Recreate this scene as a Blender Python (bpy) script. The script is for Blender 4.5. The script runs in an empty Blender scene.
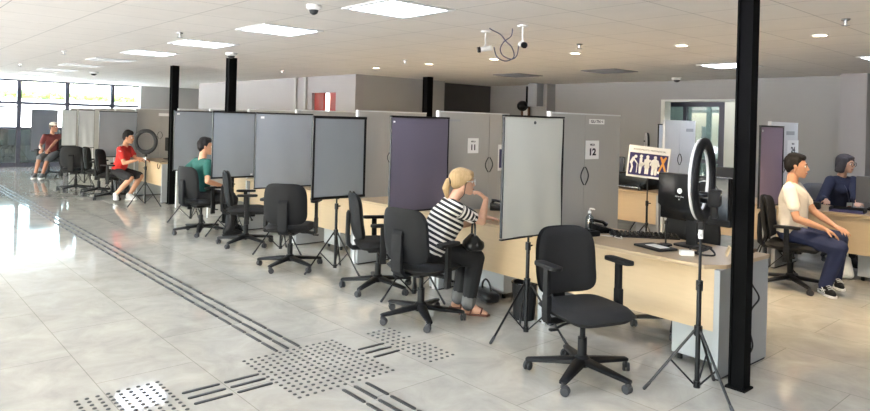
import bpy, bmesh, math, random
from mathutils import Vector as V, Matrix as MX
random.seed(4)
S = bpy.context.scene
C = S.collection
PI = math.pi
R = math.radians
HC = 2.55                                    # ceiling height

# ------------------------------------------------------------------ materials
def lin(c):
    return tuple(((x/255)/12.92 if x/255 <= .04045 else ((x/255+.055)/1.055)**2.4) for x in c) + (1,)

def mat(name, rgb, rough=.5, metal=0, noise=0, nscale=20, bump=0, bscale=200, spec=.5, coat=0, emit=None, estr=0, trans=0, stretch=None):
    m = bpy.data.materials.new(name); m.use_nodes = True
    nt = m.node_tree; b = nt.nodes['Principled BSDF']
    b.inputs['Base Color'].default_value = lin(rgb)
    b.inputs['Roughness'].default_value = rough
    b.inputs['Metallic'].default_value = metal
    b.inputs['Specular IOR Level'].default_value = spec
    b.inputs['Coat Weight'].default_value = coat
    b.inputs['Transmission Weight'].default_value = trans
    if emit:
        b.inputs['Emission Color'].default_value = lin(emit); b.inputs['Emission Strength'].default_value = estr
    tc = nt.nodes.new('ShaderNodeTexCoord')
    src = tc.outputs['Object']
    if stretch:
        mp = nt.nodes.new('ShaderNodeMapping'); mp.inputs['Scale'].default_value = stretch
        nt.links.new(src, mp.inputs['Vector']); src = mp.outputs['Vector']
    if noise:
        n = nt.nodes.new('ShaderNodeTexNoise'); n.inputs['Scale'].default_value = nscale; n.inputs['Detail'].default_value = 5
        nt.links.new(src, n.inputs['Vector'])
        mx = nt.nodes.new('ShaderNodeMix'); mx.data_type = 'RGBA'
        c = lin(rgb)
        mx.inputs[6].default_value = tuple(max(0, x*(1-noise)) for x in c[:3]) + (1,)
        mx.inputs[7].default_value = tuple(min(1, x*(1+noise)) for x in c[:3]) + (1,)
        nt.links.new(n.outputs['Fac'], mx.inputs[0]); nt.links.new(mx.outputs[2], b.inputs['Base Color'])
    if bump:
        n2 = nt.nodes.new('ShaderNodeTexNoise'); n2.inputs['Scale'].default_value = bscale
        nt.links.new(src, n2.inputs['Vector'])
        bp = nt.nodes.new('ShaderNodeBump'); bp.inputs['Strength'].default_value = bump; bp.inputs['Distance'].default_value = .01
        nt.links.new(n2.outputs['Fac'], bp.inputs['Height']); nt.links.new(bp.outputs['Normal'], b.inputs['Normal'])
    return m

def brick_mat(name, c1, c2, mortar, w, h, off, msize, rough, nscale, namt, spec=.5, loc=(0, 0, 0), bumpn=0):
    m = bpy.data.materials.new(name); m.use_nodes = True
    nt = m.node_tree; b = nt.nodes['Principled BSDF']
    tc = nt.nodes.new('ShaderNodeTexCoord'); mp = nt.nodes.new('ShaderNodeMapping')
    mp.inputs['Location'].default_value = loc
    nt.links.new(tc.outputs['Object'], mp.inputs['Vector'])
    br = nt.nodes.new('ShaderNodeTexBrick'); br.offset = off; br.squash = 1
    br.inputs['Color1'].default_value = lin(c1); br.inputs['Color2'].default_value = lin(c2)
    br.inputs['Mortar'].default_value = lin(mortar)
    br.inputs['Scale'].default_value = 1; br.inputs['Mortar Size'].default_value = msize
    br.inputs['Mortar Smooth'].default_value = .2
    br.inputs['Brick Width'].default_value = w; br.inputs['Row Height'].default_value = h
    nt.links.new(mp.outputs['Vector'], br.inputs['Vector'])
    n = nt.nodes.new('ShaderNodeTexNoise'); n.inputs['Scale'].default_value = nscale; n.inputs['Detail'].default_value = 8; n.inputs['Roughness'].default_value = .65
    n.inputs['Distortion'].default_value = .6
    nt.links.new(tc.outputs['Object'], n.inputs['Vector'])
    rp = nt.nodes.new('ShaderNodeMapRange'); rp.inputs[1].default_value = .3; rp.inputs[2].default_value = .7
    rp.inputs[3].default_value = 1-namt; rp.inputs[4].default_value = 1+namt*.4
    nt.links.new(n.outputs['Fac'], rp.inputs[0])
    mx = nt.nodes.new('ShaderNodeMix'); mx.data_type = 'RGBA'; mx.blend_type = 'MULTIPLY'; mx.inputs[0].default_value = 1
    nt.links.new(br.outputs['Color'], mx.inputs[6]); nt.links.new(rp.outputs[0], mx.inputs[7])
    nt.links.new(mx.outputs[2], b.inputs['Base Color'])
    b.inputs['Roughness'].default_value = rough; b.inputs['Specular IOR Level'].default_value = spec
    if bumpn:
        bp = nt.nodes.new('ShaderNodeBump'); bp.inputs['Strength'].default_value = bumpn; bp.inputs['Distance'].default_value = .004
        n3 = nt.nodes.new('ShaderNodeTexNoise'); n3.inputs['Scale'].default_value = 1.6
        nt.links.new(tc.outputs['Object'], n3.inputs['Vector'])
        nt.links.new(n3.outputs['Fac'], bp.inputs['Height']); nt.links.new(bp.outputs['Normal'], b.inputs['Normal'])
    return m

M = {}
M['floor'] = brick_mat('polished_stone', (186, 182, 172), (180, 176, 166), (152, 148, 138), 1.2, .6, .5, .003, .06, 3.0, .22, .5, (.12, .065, 0))
M['ceiling'] = brick_mat('ceiling_tile', (232, 227, 220), (229, 224, 217), (176, 172, 166), .655, .66, 0, .004, .8, 3, .04, .2, (.55, .37, 0))
M['wall_light'] = mat('paint_light', (164, 161, 160), .8, noise=.03, nscale=3, bump=.05)
M['wall_grey'] = mat('paint_grey', (166, 165, 162), .8, noise=.03, nscale=3, bump=.05)
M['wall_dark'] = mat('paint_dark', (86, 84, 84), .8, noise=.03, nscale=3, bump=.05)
M['wall_white'] = mat('paint_white', (226, 228, 222), .7, noise=.02, nscale=3)
M['mullion'] = mat('dark_aluminium', (74, 74, 86), .4, .3, noise=.05)
M['black_steel'] = mat('black_steel', (6, 6, 7), .75, 0, spec=.1, noise=.1, nscale=8)
M['plastic'] = mat('black_plastic', (20, 20, 22), .55, spec=.25, noise=.08, nscale=30, bump=.05, bscale=400)
M['shell'] = mat('charcoal_plastic', (22, 23, 26), .62, spec=.22, noise=.05, nscale=20, bump=.06, bscale=500)
M['fabric'] = mat('black_upholstery', (15, 15, 17), .75, noise=.15, nscale=300, bump=.25, bscale=900)
M['rubber'] = mat('caster_grey', (44, 44, 47), .6, noise=.1)
M['wood'] = mat('pale_maple_laminate', (196, 173, 140), .42, noise=.07, nscale=6, stretch=(1.2, 1.2, 9))
M['wood_top'] = mat('pale_maple_top', (178, 156, 126), .35, noise=.06, nscale=6, stretch=(1.2, 12, 1))
M['wood_edge'] = mat('maple_edge', (214, 190, 150), .4, noise=.05, nscale=8)
M['grey_metal'] = mat('grey_laminate', (158, 161, 163), .5, noise=.03, nscale=12)
M['divider'] = mat('divider_laminate', (168, 167, 162), .55, noise=.03, nscale=10, stretch=(1, 8, .6))
M['alu'] = mat('white_aluminium', (212, 214, 214), .4, .1, noise=.03)
M['white'] = mat('white_plastic', (232, 232, 230), .45, noise=.02)
M['paper'] = mat('white_paper', (236, 236, 234), .7, noise=.02, nscale=40)
M['ink'] = mat('dark_ink', (34, 36, 46), .6, noise=.05)
M['tripod'] = mat('black_tripod', (20, 20, 22), .35, .5, noise=.1)
M['chrome'] = mat('chrome', (200, 200, 202), .2, 1, noise=.03)
M['bar'] = mat('tactile_steel', (50, 50, 48), .42, .1, noise=.15, nscale=12)
M['stud'] = mat('stud_steel', (72, 71, 67), .35, .2, noise=.15, nscale=30)
def fab(n, c):
    return mat(n, c, .6, noise=.05, nscale=4, bump=.12, bscale=9)
M['screen_grey'] = fab('screen_warm_grey', (180, 180, 170))
M['screen_purple'] = fab('screen_purple', (92, 86, 100))
M['screen_blue'] = fab('screen_blue_grey', (144, 149, 154))
M['screen_blue2'] = fab('screen_mid_grey', (132, 138, 144))
M['screen_dark'] = fab('screen_dark_grey', (96, 102, 112))
M['screen_pale'] = fab('screen_pale_grey', (190, 194, 196))
M['screen_mauve'] = fab('screen_mauve', (150, 132, 150))
M['lamp'] = mat('lamp_diffuser', (240, 244, 255), .5, emit=(226, 236, 255), estr=12, noise=.01)
M['lamp_off'] = mat('lamp_diffuser_off', (196, 196, 198), .4, noise=.02)
M['led'] = mat('downlight_led', (255, 236, 205), .5, emit=(255, 226, 180), estr=30, noise=.01)
M['vent'] = mat('vent_grey', (120, 120, 122), .6, noise=.03)
M['ringface'] = mat('ring_diffuser', (196, 196, 196), .5, noise=.02)
M['glossblack'] = mat('gloss_black', (14, 14, 16), .22, noise=.1)
M['display'] = mat('dark_display', (40, 44, 54), .15, noise=.05)
M['red'] = mat('red_paint', (150, 52, 44), .5, noise=.05)
M['orange'] = mat('orange_room_glow', (232, 160, 96), .6, noise=.1, nscale=14)  # orange colour stands in for the light of the room beyond
M['navy'] = mat('sign_navy', (44, 40, 92), .45, noise=.04)
M['gold'] = mat('ribbon_gold', (214, 150, 70), .5, noise=.2, nscale=40)
M['brown'] = mat('brown_frame', (96, 66, 44), .5, noise=.1)
M['cable'] = mat('cable_black', (22, 22, 24), .5, noise=.05)
M['cable_blue'] = mat('cable_blue_grey', (78, 80, 104), .5, noise=.05)
M['cable_white'] = mat('cable_white', (215, 212, 205), .5, noise=.03)
M['grass'] = mat('hedge_leaf', (84, 116, 40), .7, noise=.35, nscale=5)
M['outwall'] = mat('render_white', (236, 232, 228), .8, noise=.03, nscale=1)
M['outground'] = mat('outside_paving', (214, 210, 206), .8, noise=.05, nscale=1)
M['bluewall'] = mat('distant_blue', (150, 178, 200), .8, noise=.1, nscale=1)
def glass_mat(name, col, fac):
    m = bpy.data.materials.new(name); m.use_nodes = True
    nt = m.node_tree; nt.nodes.remove(nt.nodes['Principled BSDF'])
    tr = nt.nodes.new('ShaderNodeBsdfTransparent'); tr.inputs[0].default_value = lin(col)
    gl = nt.nodes.new('ShaderNodeBsdfGlossy'); gl.inputs['Roughness'].default_value = .02
    tcx = nt.nodes.new('ShaderNodeTexCoord'); nn = nt.nodes.new('ShaderNodeTexNoise'); nn.inputs['Scale'].default_value = .8
    nt.links.new(tcx.outputs['Object'], nn.inputs['Vector'])
    bp = nt.nodes.new('ShaderNodeBump'); bp.inputs['Strength'].default_value = .02
    nt.links.new(nn.outputs['Fac'], bp.inputs['Height']); nt.links.new(bp.outputs['Normal'], gl.inputs['Normal'])
    mx = nt.nodes.new('ShaderNodeMixShader'); mx.inputs[0].default_value = fac
    nt.links.new(tr.outputs[0], mx.inputs[1]); nt.links.new(gl.outputs[0], mx.inputs[2])
    nt.links.new(mx.outputs[0], nt.nodes['Material Output'].inputs[0])
    return m
M['glass'] = glass_mat('clear_glass', (245, 250, 248), .06)
M['tint'] = glass_mat('tinted_glass', (76, 80, 78), .10)
M['doorglass'] = glass_mat('door_glass', (150, 162, 164), .12)
M['bottle'] = glass_mat('clear_bottle', (214, 226, 232), .12)
SKIN = lambda n, c: mat(n, c, .5, noise=.06, nscale=25, bump=.05, bscale=300)
M['skin_a'] = SKIN('skin_fair', (208, 164, 140)); M['skin_b'] = SKIN('skin_tan', (196, 146, 116)); M['skin_c'] = SKIN('skin_brown', (160, 112, 88))
M['lip'] = mat('lip', (158, 96, 88), .5, noise=.05); M['eyewhite'] = mat('eye_white', (230, 226, 220), .3, noise=.02); M['iris'] = mat('iris_dark', (40, 28, 22), .25, noise=.05)
def hairmat(n, c):
    return mat(n, c, .65, noise=.35, nscale=60, bump=.6, bscale=120, stretch=(1, 1, .25), spec=.25)
M['hair_blond'] = hairmat('hair_blond', (172, 146, 108)); M['hair_black'] = hairmat('hair_black', (26, 23, 23)); M['hair_dark'] = hairmat('hair_dark_brown', (46, 38, 36)); M['hair_grey'] = hairmat('hair_dark_grey', (70, 66, 70))
def cloth(n, c):
    return mat(n, c, .85, noise=.1, nscale=12, bump=.5, bscale=14)
M['tee_white'] = cloth('white_cotton', (232, 222, 208)); M['tee_red'] = cloth('red_jersey', (200, 46, 42)); M['tee_green'] = cloth('green_cotton', (30, 88, 80)); M['jersey_navy'] = cloth('navy_knit', (34, 38, 62))
M['jeans'] = cloth('navy_denim', (36, 44, 76)); M['trouser_black'] = cloth('black_trouser', (22, 22, 26)); M['shorts_dark'] = cloth('dark_shorts', (32, 32, 36)); M['shorts_grey'] = cloth('grey_shorts', (96, 100, 104)); M['maroon'] = cloth('maroon_cotton', (104, 46, 46))
M['leather'] = mat('black_leather', (24, 23, 25), .35, noise=.2, nscale=30, bump=.3, bscale=60)
M['sandal'] = mat('brown_leather', (104, 62, 48), .5, noise=.1)
M['denim_cuff'] = cloth('faded_denim', (92, 92, 92))
M['grey_chair'] = mat('grey_mesh_back', (108, 108, 112), .6, noise=.08, nscale=60)

def stripe_mat():
    m = bpy.data.materials.new('striped_jersey'); m.use_nodes = True
    nt = m.node_tree; b = nt.nodes['Principled BSDF']; b.inputs['Roughness'].default_value = .85
    at = nt.nodes.new('ShaderNodeAttribute'); at.attribute_name = 'band'
    mu = nt.nodes.new('ShaderNodeMath'); mu.operation = 'MULTIPLY'; mu.inputs[1].default_value = 1/.040
    fr = nt.nodes.new('ShaderNodeMath'); fr.operation = 'FRACT'
    cp = nt.nodes.new('ShaderNodeValToRGB'); cp.color_ramp.interpolation = 'CONSTANT'
    cp.color_ramp.elements[0].color = lin((24, 24, 30)); cp.color_ramp.elements[1].position = .54; cp.color_ramp.elements[1].color = lin((222, 218, 212))
    nt.links.new(at.outputs['Fac'], mu.inputs[0]); nt.links.new(mu.outputs[0], fr.inputs[0]); nt.links.new(fr.outputs[0], cp.inputs[0]); nt.links.new(cp.outputs[0], b.inputs['Base Color'])
    tc = nt.nodes.new('ShaderNodeTexCoord'); n = nt.nodes.new('ShaderNodeTexNoise'); n.inputs['Scale'].default_value = 14
    nt.links.new(tc.outputs['Object'], n.inputs['Vector'])
    bp = nt.nodes.new('ShaderNodeBump'); bp.inputs['Strength'].default_value = .4; bp.inputs['Distance'].default_value = .01
    nt.links.new(n.outputs['Fac'], bp.inputs['Height']); nt.links.new(bp.outputs['Normal'], b.inputs['Normal'])
    return m
M['stripes'] = stripe_mat()

# ------------------------------------------------------------------ mesh helpers
class MB:
    def __init__(s):
        s.bm = bmesh.new()
    def add(s, t, mx=None):
        if mx is not None: t.transform(mx)
        me = bpy.data.meshes.new('tmp'); t.to_mesh(me); t.free(); s.bm.from_mesh(me); bpy.data.meshes.remove(me)
        return s
    def box(s, c, d, rot=None, bev=0):
        t = bmesh.new(); bmesh.ops.create_cube(t, size=1)
        t.transform(MX.Diagonal((d[0], d[1], d[2], 1)))
        if bev: bmesh.ops.bevel(t, geom=t.edges[:], offset=bev, segments=2, profile=.6, affect='EDGES')
        m = MX.Translation(c)
        if rot is not None: m = m @ (rot.to_4x4() if isinstance(rot, MX) else MX.Rotation(rot, 4, 'Z'))
        return s.add(t, m)
    def span(s, a, b, bev=0):
        return s.box([(a[i]+b[i])/2 for i in range(3)], [abs(b[i]-a[i]) for i in range(3)], bev=bev)
    def cyl(s, p0, p1, r0, r1=None, seg=16, caps=True):
        p0, p1 = V(p0), V(p1); d = p1-p0
        t = bmesh.new(); bmesh.ops.create_cone(t, cap_ends=caps, segments=seg, radius1=r0, radius2=r0 if r1 is None else r1, depth=d.length)
        return s.add(t, MX.Translation((p0+p1)/2) @ d.to_track_quat('Z', 'Y').to_matrix().to_4x4())
    def ell(s, c, r, rot=None, sub=3):
        t = bmesh.new(); bmesh.ops.create_icosphere(t, subdivisions=sub, radius=1)
        m = MX.Translation(c) @ (rot.to_4x4() if rot is not None else MX.Identity(4)) @ MX.Diagonal((r[0], r[1], r[2], 1))
        return s.add(t, m)
    def hull(s, balls, sub=2):
        t = bmesh.new()
        for p, r in balls:
            if isinstance(r, (int, float)): r = (r, r, r)
            bmesh.ops.create_icosphere(t, subdivisions=sub, radius=1, matrix=MX.Translation(p) @ MX.Diagonal((r[0], r[1], r[2], 1)))
        q = bmesh.ops.convex_hull(t, input=t.verts[:])
        dele = list({g for g in q['geom_interior'] + q['geom_unused'] if isinstance(g, bmesh.types.BMVert)})
        bmesh.ops.delete(t, geom=dele, context='VERTS')
        return s.add(t)
    def hull_rot(s, items, sub=2):               # items: (centre, radii, rotation)
        t = bmesh.new()
        for p, r, ro in items:
            bmesh.ops.create_icosphere(t, subdivisions=sub, radius=1, matrix=MX.Translation(p) @ ro.to_4x4() @ MX.Diagonal((r[0], r[1], r[2], 1)))
        q = bmesh.ops.convex_hull(t, input=t.verts[:])
        dele = list({g for g in q['geom_interior'] + q['geom_unused'] if isinstance(g, bmesh.types.BMVert)})
        bmesh.ops.delete(t, geom=dele, context='VERTS')
        return s.add(t)
    def cap(s, p0, r0, p1, r1):
        return s.hull([(V(p0), r0), (V(p1), r1)])
    def tube(s, pts, r, seg=8):
        pts = [V(p) for p in pts]; t = bmesh.new(); rings = []
        for i, p in enumerate(pts):
            d = (pts[min(i+1, len(pts)-1)]-pts[max(i-1, 0)]).normalized()
            q = d.to_track_quat('Z', 'Y').to_matrix()
            rr = r[i] if isinstance(r, (list, tuple)) else r
            rings.append([t.verts.new(p + q @ V((math.cos(a*2*PI/seg)*rr, math.sin(a*2*PI/seg)*rr, 0))) for a in range(seg)])
        for a, b in zip(rings, rings[1:]):
            # align the next ring to limit twisting
            k = min(range(seg), key=lambda k: sum((a[i].co-b[(i+k) % seg].co).length for i in range(0, seg, 2)))
            b[:] = b[k:]+b[:k]
            for i in range(seg): t.faces.new((a[i], a[(i+1) % seg], b[(i+1) % seg], b[i]))
        t.faces.new(rings[0][::-1]); t.faces.new(rings[-1])
        bmesh.ops.recalc_face_normals(t, faces=t.faces[:])
        return s.add(t)
    def lathe(s, prof, c=(0, 0, 0), seg=24, rot=None):
        t = bmesh.new(); rings = []
        for r, z in prof:
            rings.append([t.verts.new((math.cos(a*2*PI/seg)*r, math.sin(a*2*PI/seg)*r, z)) for a in range(seg)])
        for a, b in zip(rings, rings[1:]):
            for i in range(seg): t.faces.new((a[i], a[(i+1) % seg], b[(i+1) % seg], b[i]))
        t.faces.new(rings[0][::-1]); t.faces.new(rings[-1])
        bmesh.ops.remove_doubles(t, verts=t.verts[:], dist=1e-5)
        bmesh.ops.recalc_face_normals(t, faces=t.faces[:])
        return s.add(t, MX.Translation(c) @ (rot.to_4x4() if rot is not None else MX.Identity(4)))
    def prism(s, pts, h, mx=None, bev=0):
        t = bmesh.new(); lo = [t.verts.new((x, y, 0)) for x, y in pts]; hi = [t.verts.new((x, y, h)) for x, y in pts]
        n = len(pts); t.faces.new(lo[::-1]); t.faces.new(hi)
        for i in range(n): t.faces.new((lo[i], lo[(i+1) % n], hi[(i+1) % n], hi[i]))
        bmesh.ops.recalc_face_normals(t, faces=t.faces[:])
        if bev: bmesh.ops.bevel(t, geom=t.edges[:], offset=bev, segments=2, profile=.6, affect='EDGES')
        return s.add(t, mx)
    def torus(s, c, Rr, r, rot=None, seg=48, ms=12, sq=(1, 1)):
        t = bmesh.new(); rings = []
        for i in range(seg):
            a = i*2*PI/seg
            rings.append([t.verts.new(((Rr+r*sq[0]*math.cos(b*2*PI/ms))*math.cos(a), (Rr+r*sq[0]*math.cos(b*2*PI/ms))*math.sin(a), r*sq[1]*math.sin(b*2*PI/ms))) for b in range(ms)])
        for i in range(seg):
            a, b = rings[i], rings[(i+1) % seg]
            for j in range(ms): t.faces.new((a[j], b[j], b[(j+1) % ms], a[(j+1) % ms]))
        return s.add(t, MX.Translation(c) @ (rot.to_4x4() if rot is not None else MX.Identity(4)))
    def slab(s, fn, nu, nv):                     # fn(u,v,side) -> point ; side 0 front, 1 back
        t = bmesh.new()
        G = [[[t.verts.new(fn(-1+2*i/nu, j/nv, k)) for i in range(nu+1)] for j in range(nv+1)] for k in (0, 1)]
        for k in (0, 1):
            for j in range(nv):
                for i in range(nu):
                    f = (G[k][j][i], G[k][j][i+1], G[k][j+1][i+1], G[k][j+1][i])
                    t.faces.new(f if k == 0 else f[::-1])
        for j in range(nv):
            for i in (0, nu): t.faces.new((G[0][j][i], G[0][j+1][i], G[1][j+1][i], G[1][j][i]))
        for i in range(nu):
            for j in (0, nv): t.faces.new((G[0][j][i], G[0][j][i+1], G[1][j][i+1], G[1][j][i]))
        bmesh.ops.remove_doubles(t, verts=t.verts[:], dist=1e-5)
        bmesh.ops.recalc_face_normals(t, faces=t.faces[:])
        return s.add(t)
    def obj(s, name, m, parent=None, loc=None, smooth=True, label=None):
        me = bpy.data.meshes.new(name); s.bm.to_mesh(me); s.bm.free()
        me.materials.append(m)
        if smooth:
            me.polygons.foreach_set('use_smooth', [True]*len(me.polygons))
            me.set_sharp_from_angle(angle=R(38))
        o = bpy.data.objects.new(name, me); C.objects.link(o)
        if parent: o.parent = parent
        if loc is not None: o.location = loc
        if label: o['label'] = label
        return o

def tag(o, label, cat, group=None, kind=None):
    o['label'] = label
    if cat: o['category'] = cat
    if group: o['group'] = group
    if kind: o['kind'] = kind
    return o
def thing(name, label, cat, loc=(0, 0, 0), rz=0, group=None, kind='thing'):
    o = bpy.data.objects.new(name, None); C.objects.link(o); o.empty_display_size = .1
    o.location = loc; o.rotation_euler = (0, 0, rz)
    return tag(o, label, cat, group, kind)
def struct(name, mb, m, smooth=False, parent=None):
    o = mb.obj(name, m, parent, smooth=smooth)
    if not parent: o['kind'] = 'structure'
    return o
def dup(root, label=None, loc=None, rz=None, group=None):
    r = root.copy(); C.objects.link(r)
    if loc is not None: r.location = loc
    if rz is not None: r.rotation_euler = (0, 0, rz)
    if label: r['label'] = label
    if group: r['group'] = group
    for ch in root.children:
        c = ch.copy(); C.objects.link(c); c.parent = r
        for g in ch.children:
            d = g.copy(); C.objects.link(d); d.parent = c
    return r
def text_part(txt, size, parent, mx, m=None, name='lettering', sx=1, align='CENTER', bold=0):
    cu = bpy.data.curves.new('txt', 'FONT'); cu.body = txt; cu.size = size; cu.extrude = .0006; cu.offset = size*bold; cu.align_x = align; cu.align_y = 'CENTER'
    o = bpy.data.objects.new('txt', cu); C.objects.link(o)
    dg = bpy.context.evaluated_depsgraph_get(); dg.update()
    me = bpy.data.meshes.new_from_object(o.evaluated_get(dg)); bpy.data.objects.remove(o); me.name = name
    me.transform(MX.Diagonal((sx, 1, 1, 1))); me.transform(mx)
    me.materials.clear(); me.materials.append(m or M['ink'])
    p = bpy.data.objects.new(name, me); C.objects.link(p); p.parent = parent
    return p
# wall frames: text lying in the plane whose outward normal is +X / -Y / a yaw angle
def face(loc, yaw):                               # maps text XY (X right, Y up) to a vertical plane facing direction yaw
    n = V((math.cos(yaw), math.sin(yaw), 0)); x = V((-n.y, n.x, 0)); z = V((0, 0, 1))
    m = MX((x, z, n)).transposed().to_4x4(); m.translation = loc
    return m
def rrect(w, h, r, n=5):
    pts = []
    for cx, cy, a0 in ((w/2-r, h/2-r, 0), (-w/2+r, h/2-r, 90), (-w/2+r, -h/2+r, 180), (w/2-r, -h/2+r, 270)):
        for k in range(n+1):
            a = R(a0+90*k/n); pts.append((cx+r*math.cos(a), cy+r*math.sin(a)))
    return pts
SKYS, SUNS, DLW, EXPO = 2.6, 18.0, 115, .95
SPR = [(-7.25, 2.91-.25, 'next to the second lit panel'), (-7.59, 6.11, 'above the fourth desk, by the warm downlights'), (-4.38, 6.0, 'near the two ceiling cameras'),
       (-1.74, 5.88, 'past the black column at the near desk'), (-10.96, 2.32, 'between the last lit and first unlit panel'), (-14.87, 2.4, 'close to the street windows'), (-11.26, 6.08, 'in front of the pale wall')]
DOMES = [(-4.55, 2.72, 'small round grey ceiling sensor at the edge of the largest lit panel', .06), (-8.95, 4.02, 'white dome camera on the ceiling by the second black column', .085),
         (-16.0, 3.99, 'dark dome camera on the ceiling near the street windows', .1, True), (-5.96, 11.1, 'white ceiling sensor above the bright doorway', .09)]

# ------------------------------------------------------------------ the setting
X0, X1, Y0, YB = -22.3, 3.2, -6.0, 11.75
struct('floor', MB().span((X0-.2, Y0-.2, -.12), (X1+.2, 14.2, 0)), M['floor'])
struct('ceiling', MB().span((X0-.2, Y0-.2, HC), (X1+.2, 14.2, HC+.12)), M['ceiling'])
wr_, we_ = MB(), MB()
wr_.span((X0, Y0-.2, 0), (X1, Y0, .5)).span((X0, Y0-.2, 2.4), (X1, Y0, HC)); we_.span((X1, Y0, 0), (X1+.2, 14, HC))
for k in range(18): wr_.span((X0+k*1.5, Y0-.2, .5), (X0+k*1.5+.1, Y0, 2.4))  # unseen rear wall, its openings added to bring in more daylight
struct('wall_rear', wr_, M['wall_light']); struct('wall_east', we_, M['wall_light'])
# window side: solid part beyond the glazing
struct('wall_west', MB().span((X0-.2, 6.97, 0), (X0, 9.4, HC)), M['wall_grey'])
struct('wall_alcove', MB().span((X0, 9.2, 0), (-18.5, 9.4, HC)).span((-18.7, 7.65, 0), (-18.5, 9.2, HC)), M['wall_grey'])
# pale wall with the red doorway
dx0, dx1, dz = -12.45, -11.5, 2.2
struct('wall_pale', MB().span((-18.7, 7.45, 0), (dx0, 7.65, HC)).span((dx1, 7.45, 0), (-10.8, 7.65, HC)).span((dx0, 7.45, dz), (dx1, 7.65, HC)), M['wall_light'])
struct('trim_1', MB().span((-13.15, 7.40, 0), (-13.07, 7.45, HC)).span((-12.72, 7.40, 0), (-12.64, 7.45, HC)), M['divider'])
struct('door_1', MB().span((dx0, 7.52, 0), (dx0+.36, 7.58, dz)).span((dx1-.34, 7.52, 0), (dx1, 7.58, dz)).span((dx0+.36, 7.52, 0), (dx1-.34, 7.58, .9)), M['red'])
tag(MB().span((dx0+.3, 9.16, 0), (dx1+.3, 9.2, 2.3)).obj('glow_sheet', M['orange']), 'orange sheet coloured as the lit room, seen through the gap in the red door', 'glow_sheet')  # plain sheet painted orange in place of the lit room's glow
struct('wall_store', MB().span((dx0-.4, 9.3, 0), (dx1+.5, 9.4, HC)), M['wall_white'])
struct('wall_return', MB().span((-11.0, 7.65, 0), (-10.8, 9.85, HC)), M['wall_grey'])
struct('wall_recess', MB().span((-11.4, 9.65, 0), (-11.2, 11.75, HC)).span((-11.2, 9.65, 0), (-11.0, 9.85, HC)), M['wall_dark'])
# long back wall with the bright opening
ox0, ox1, oz = -6.58, -5.14, 2.19
struct('wall_back', MB().span((-11.4, YB, 0), (ox0, YB+.2, HC)).span((ox1, YB, 0), (X1, YB+.2, HC)).span((ox0, YB, oz), (ox1, YB+.2, HC)), M['wall_grey'])
struct('pillar_1', MB().span((-9.62, 11.45, 0), (-9.2, YB, HC)), M['wall_grey'])
struct('pillar_2', MB().span((-3.42, 11.38, 0), (-3.06, YB, HC)), M['wall_light'])
struct('trim_2', MB().span((ox0-.03, YB-.02, 0), (ox0+.05, YB+.2, oz)).span((ox1-.05, YB-.02, 0), (ox1+.03, YB+.2, oz)).span((ox0+.05, YB-.02, oz-.04), (ox1-.05, YB+.2, oz)), M['wall_white'])
struct('wall_annex', MB().span((-8.0, 13.9, 0), (-3.6, 14.0, HC)).span((-8.1, YB+.2, 0), (-8.0, 14, HC)).span((-3.6, YB+.2, 0), (-3.5, 14, HC)).span((-5.62, 12.25, 0), (-3.6, 12.33, HC)).span((-8.0, 12.25, 2.16), (-5.62, 12.33, HC)), M['wall_white'])
dd = struct('door_2', MB().span((-6.9, 12.24, 0), (-6.82, 12.32, 2.16)).span((-5.7, 12.24, 0), (-5.6, 12.32, 2.16)).span((-6.82, 12.24, 2.07), (-5.7, 12.32, 2.16)).span((-6.42, 12.24, 0), (-6.35, 12.32, 2.07)).span((-6.82, 12.24, .98), (-5.7, 12.32, 1.06)), M['mullion'])
MB().span((-6.82, 12.27, .1), (-6.42, 12.28, 2.07)).obj('pane', M['doorglass'], dd); MB().span((-6.35, 12.27, .1), (-5.7, 12.28, 2.07)).obj('pane', M['doorglass'], dd)
# glazed wall facing the street : one bay per window
ym = [-6.0, -4.0, -2.75, -1.5, -.22, 1.06, 2.34, 3.6, 4.85, 6.12, 6.97]
for i in range(len(ym)-1):
    a, b = ym[i], ym[i+1]; f = MB(); w = .055
    f.span((X0-.1, a-w, 0), (X0+.03, a+w, HC))
    f.span((X0-.08, a+w, 1.83), (X0+.02, b-w, 1.91)).span((X0-.08, a+w, 1.10), (X0+.02, b-w, 1.17)).span((X0-.1, a+w, 0), (X0+.02, b-w, .12)).span((X0-.08, a+w, HC-.05), (X0+.02, b-w, HC))
    if i in (0, 2, 4, 6): f.span((X0-.07, a+w, 1.72), (X0+.01, b-w, 1.77))
    o = struct('window_%d' % (i+1), f, M['mullion'])
    MB().span((X0-.03, a+w, 1.17), (X0-.02, b-w, HC-.05)).obj('pane', M['glass'], o)
    MB().span((X0-.03, a+w, .12), (X0-.02, b-w, 1.10)).obj('pane', M['tint'], o, label='dark tinted lower pane')
# outside
struct('ground_outside', MB().span((-60, -40, -.3), (40, 30, -.15)), M['outground'])
struct('wall_outside', MB().span((-36.5, -40, -.15), (-36, 30, 2.2)), M['outwall'])
hb = MB()
for k in range(260):
    y = -6+k*.09; hb.ell((-36.3+random.uniform(-.15, .15), y, 2.28+random.uniform(0, .22)), (random.uniform(.1, .2), random.uniform(.12, .22), random.uniform(.08, .2)), sub=1)
tag(hb.obj('hedge', M['grass']), 'low green hedge on the white wall outside the windows', 'hedge', kind='stuff')
fb = MB().span((-38.05, -8, 3.5), (-38, 20, 3.56)).span((-38.05, -8, 2.5), (-38, 20, 2.55))
fb.span((-38.2, -8, -.15), (-37.9, 20, 2.3))
for k in range(94): fb.span((-38.05, -8+k*.3, 2.3), (-38, -7.96+k*.3, 3.6))
tag(fb.obj('fence', M['mullion']), 'pale railing fence beyond the hedge outside', 'fence')
tag(MB().span((-46, -14, -.15), (-45.4, 6.5, 4.6)).span((-46.2, -14.2, 4.6), (-45.2, 6.7, 4.8)).obj('building', M['bluewall']), 'pale blue building far beyond the railing fence', 'building')

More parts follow.
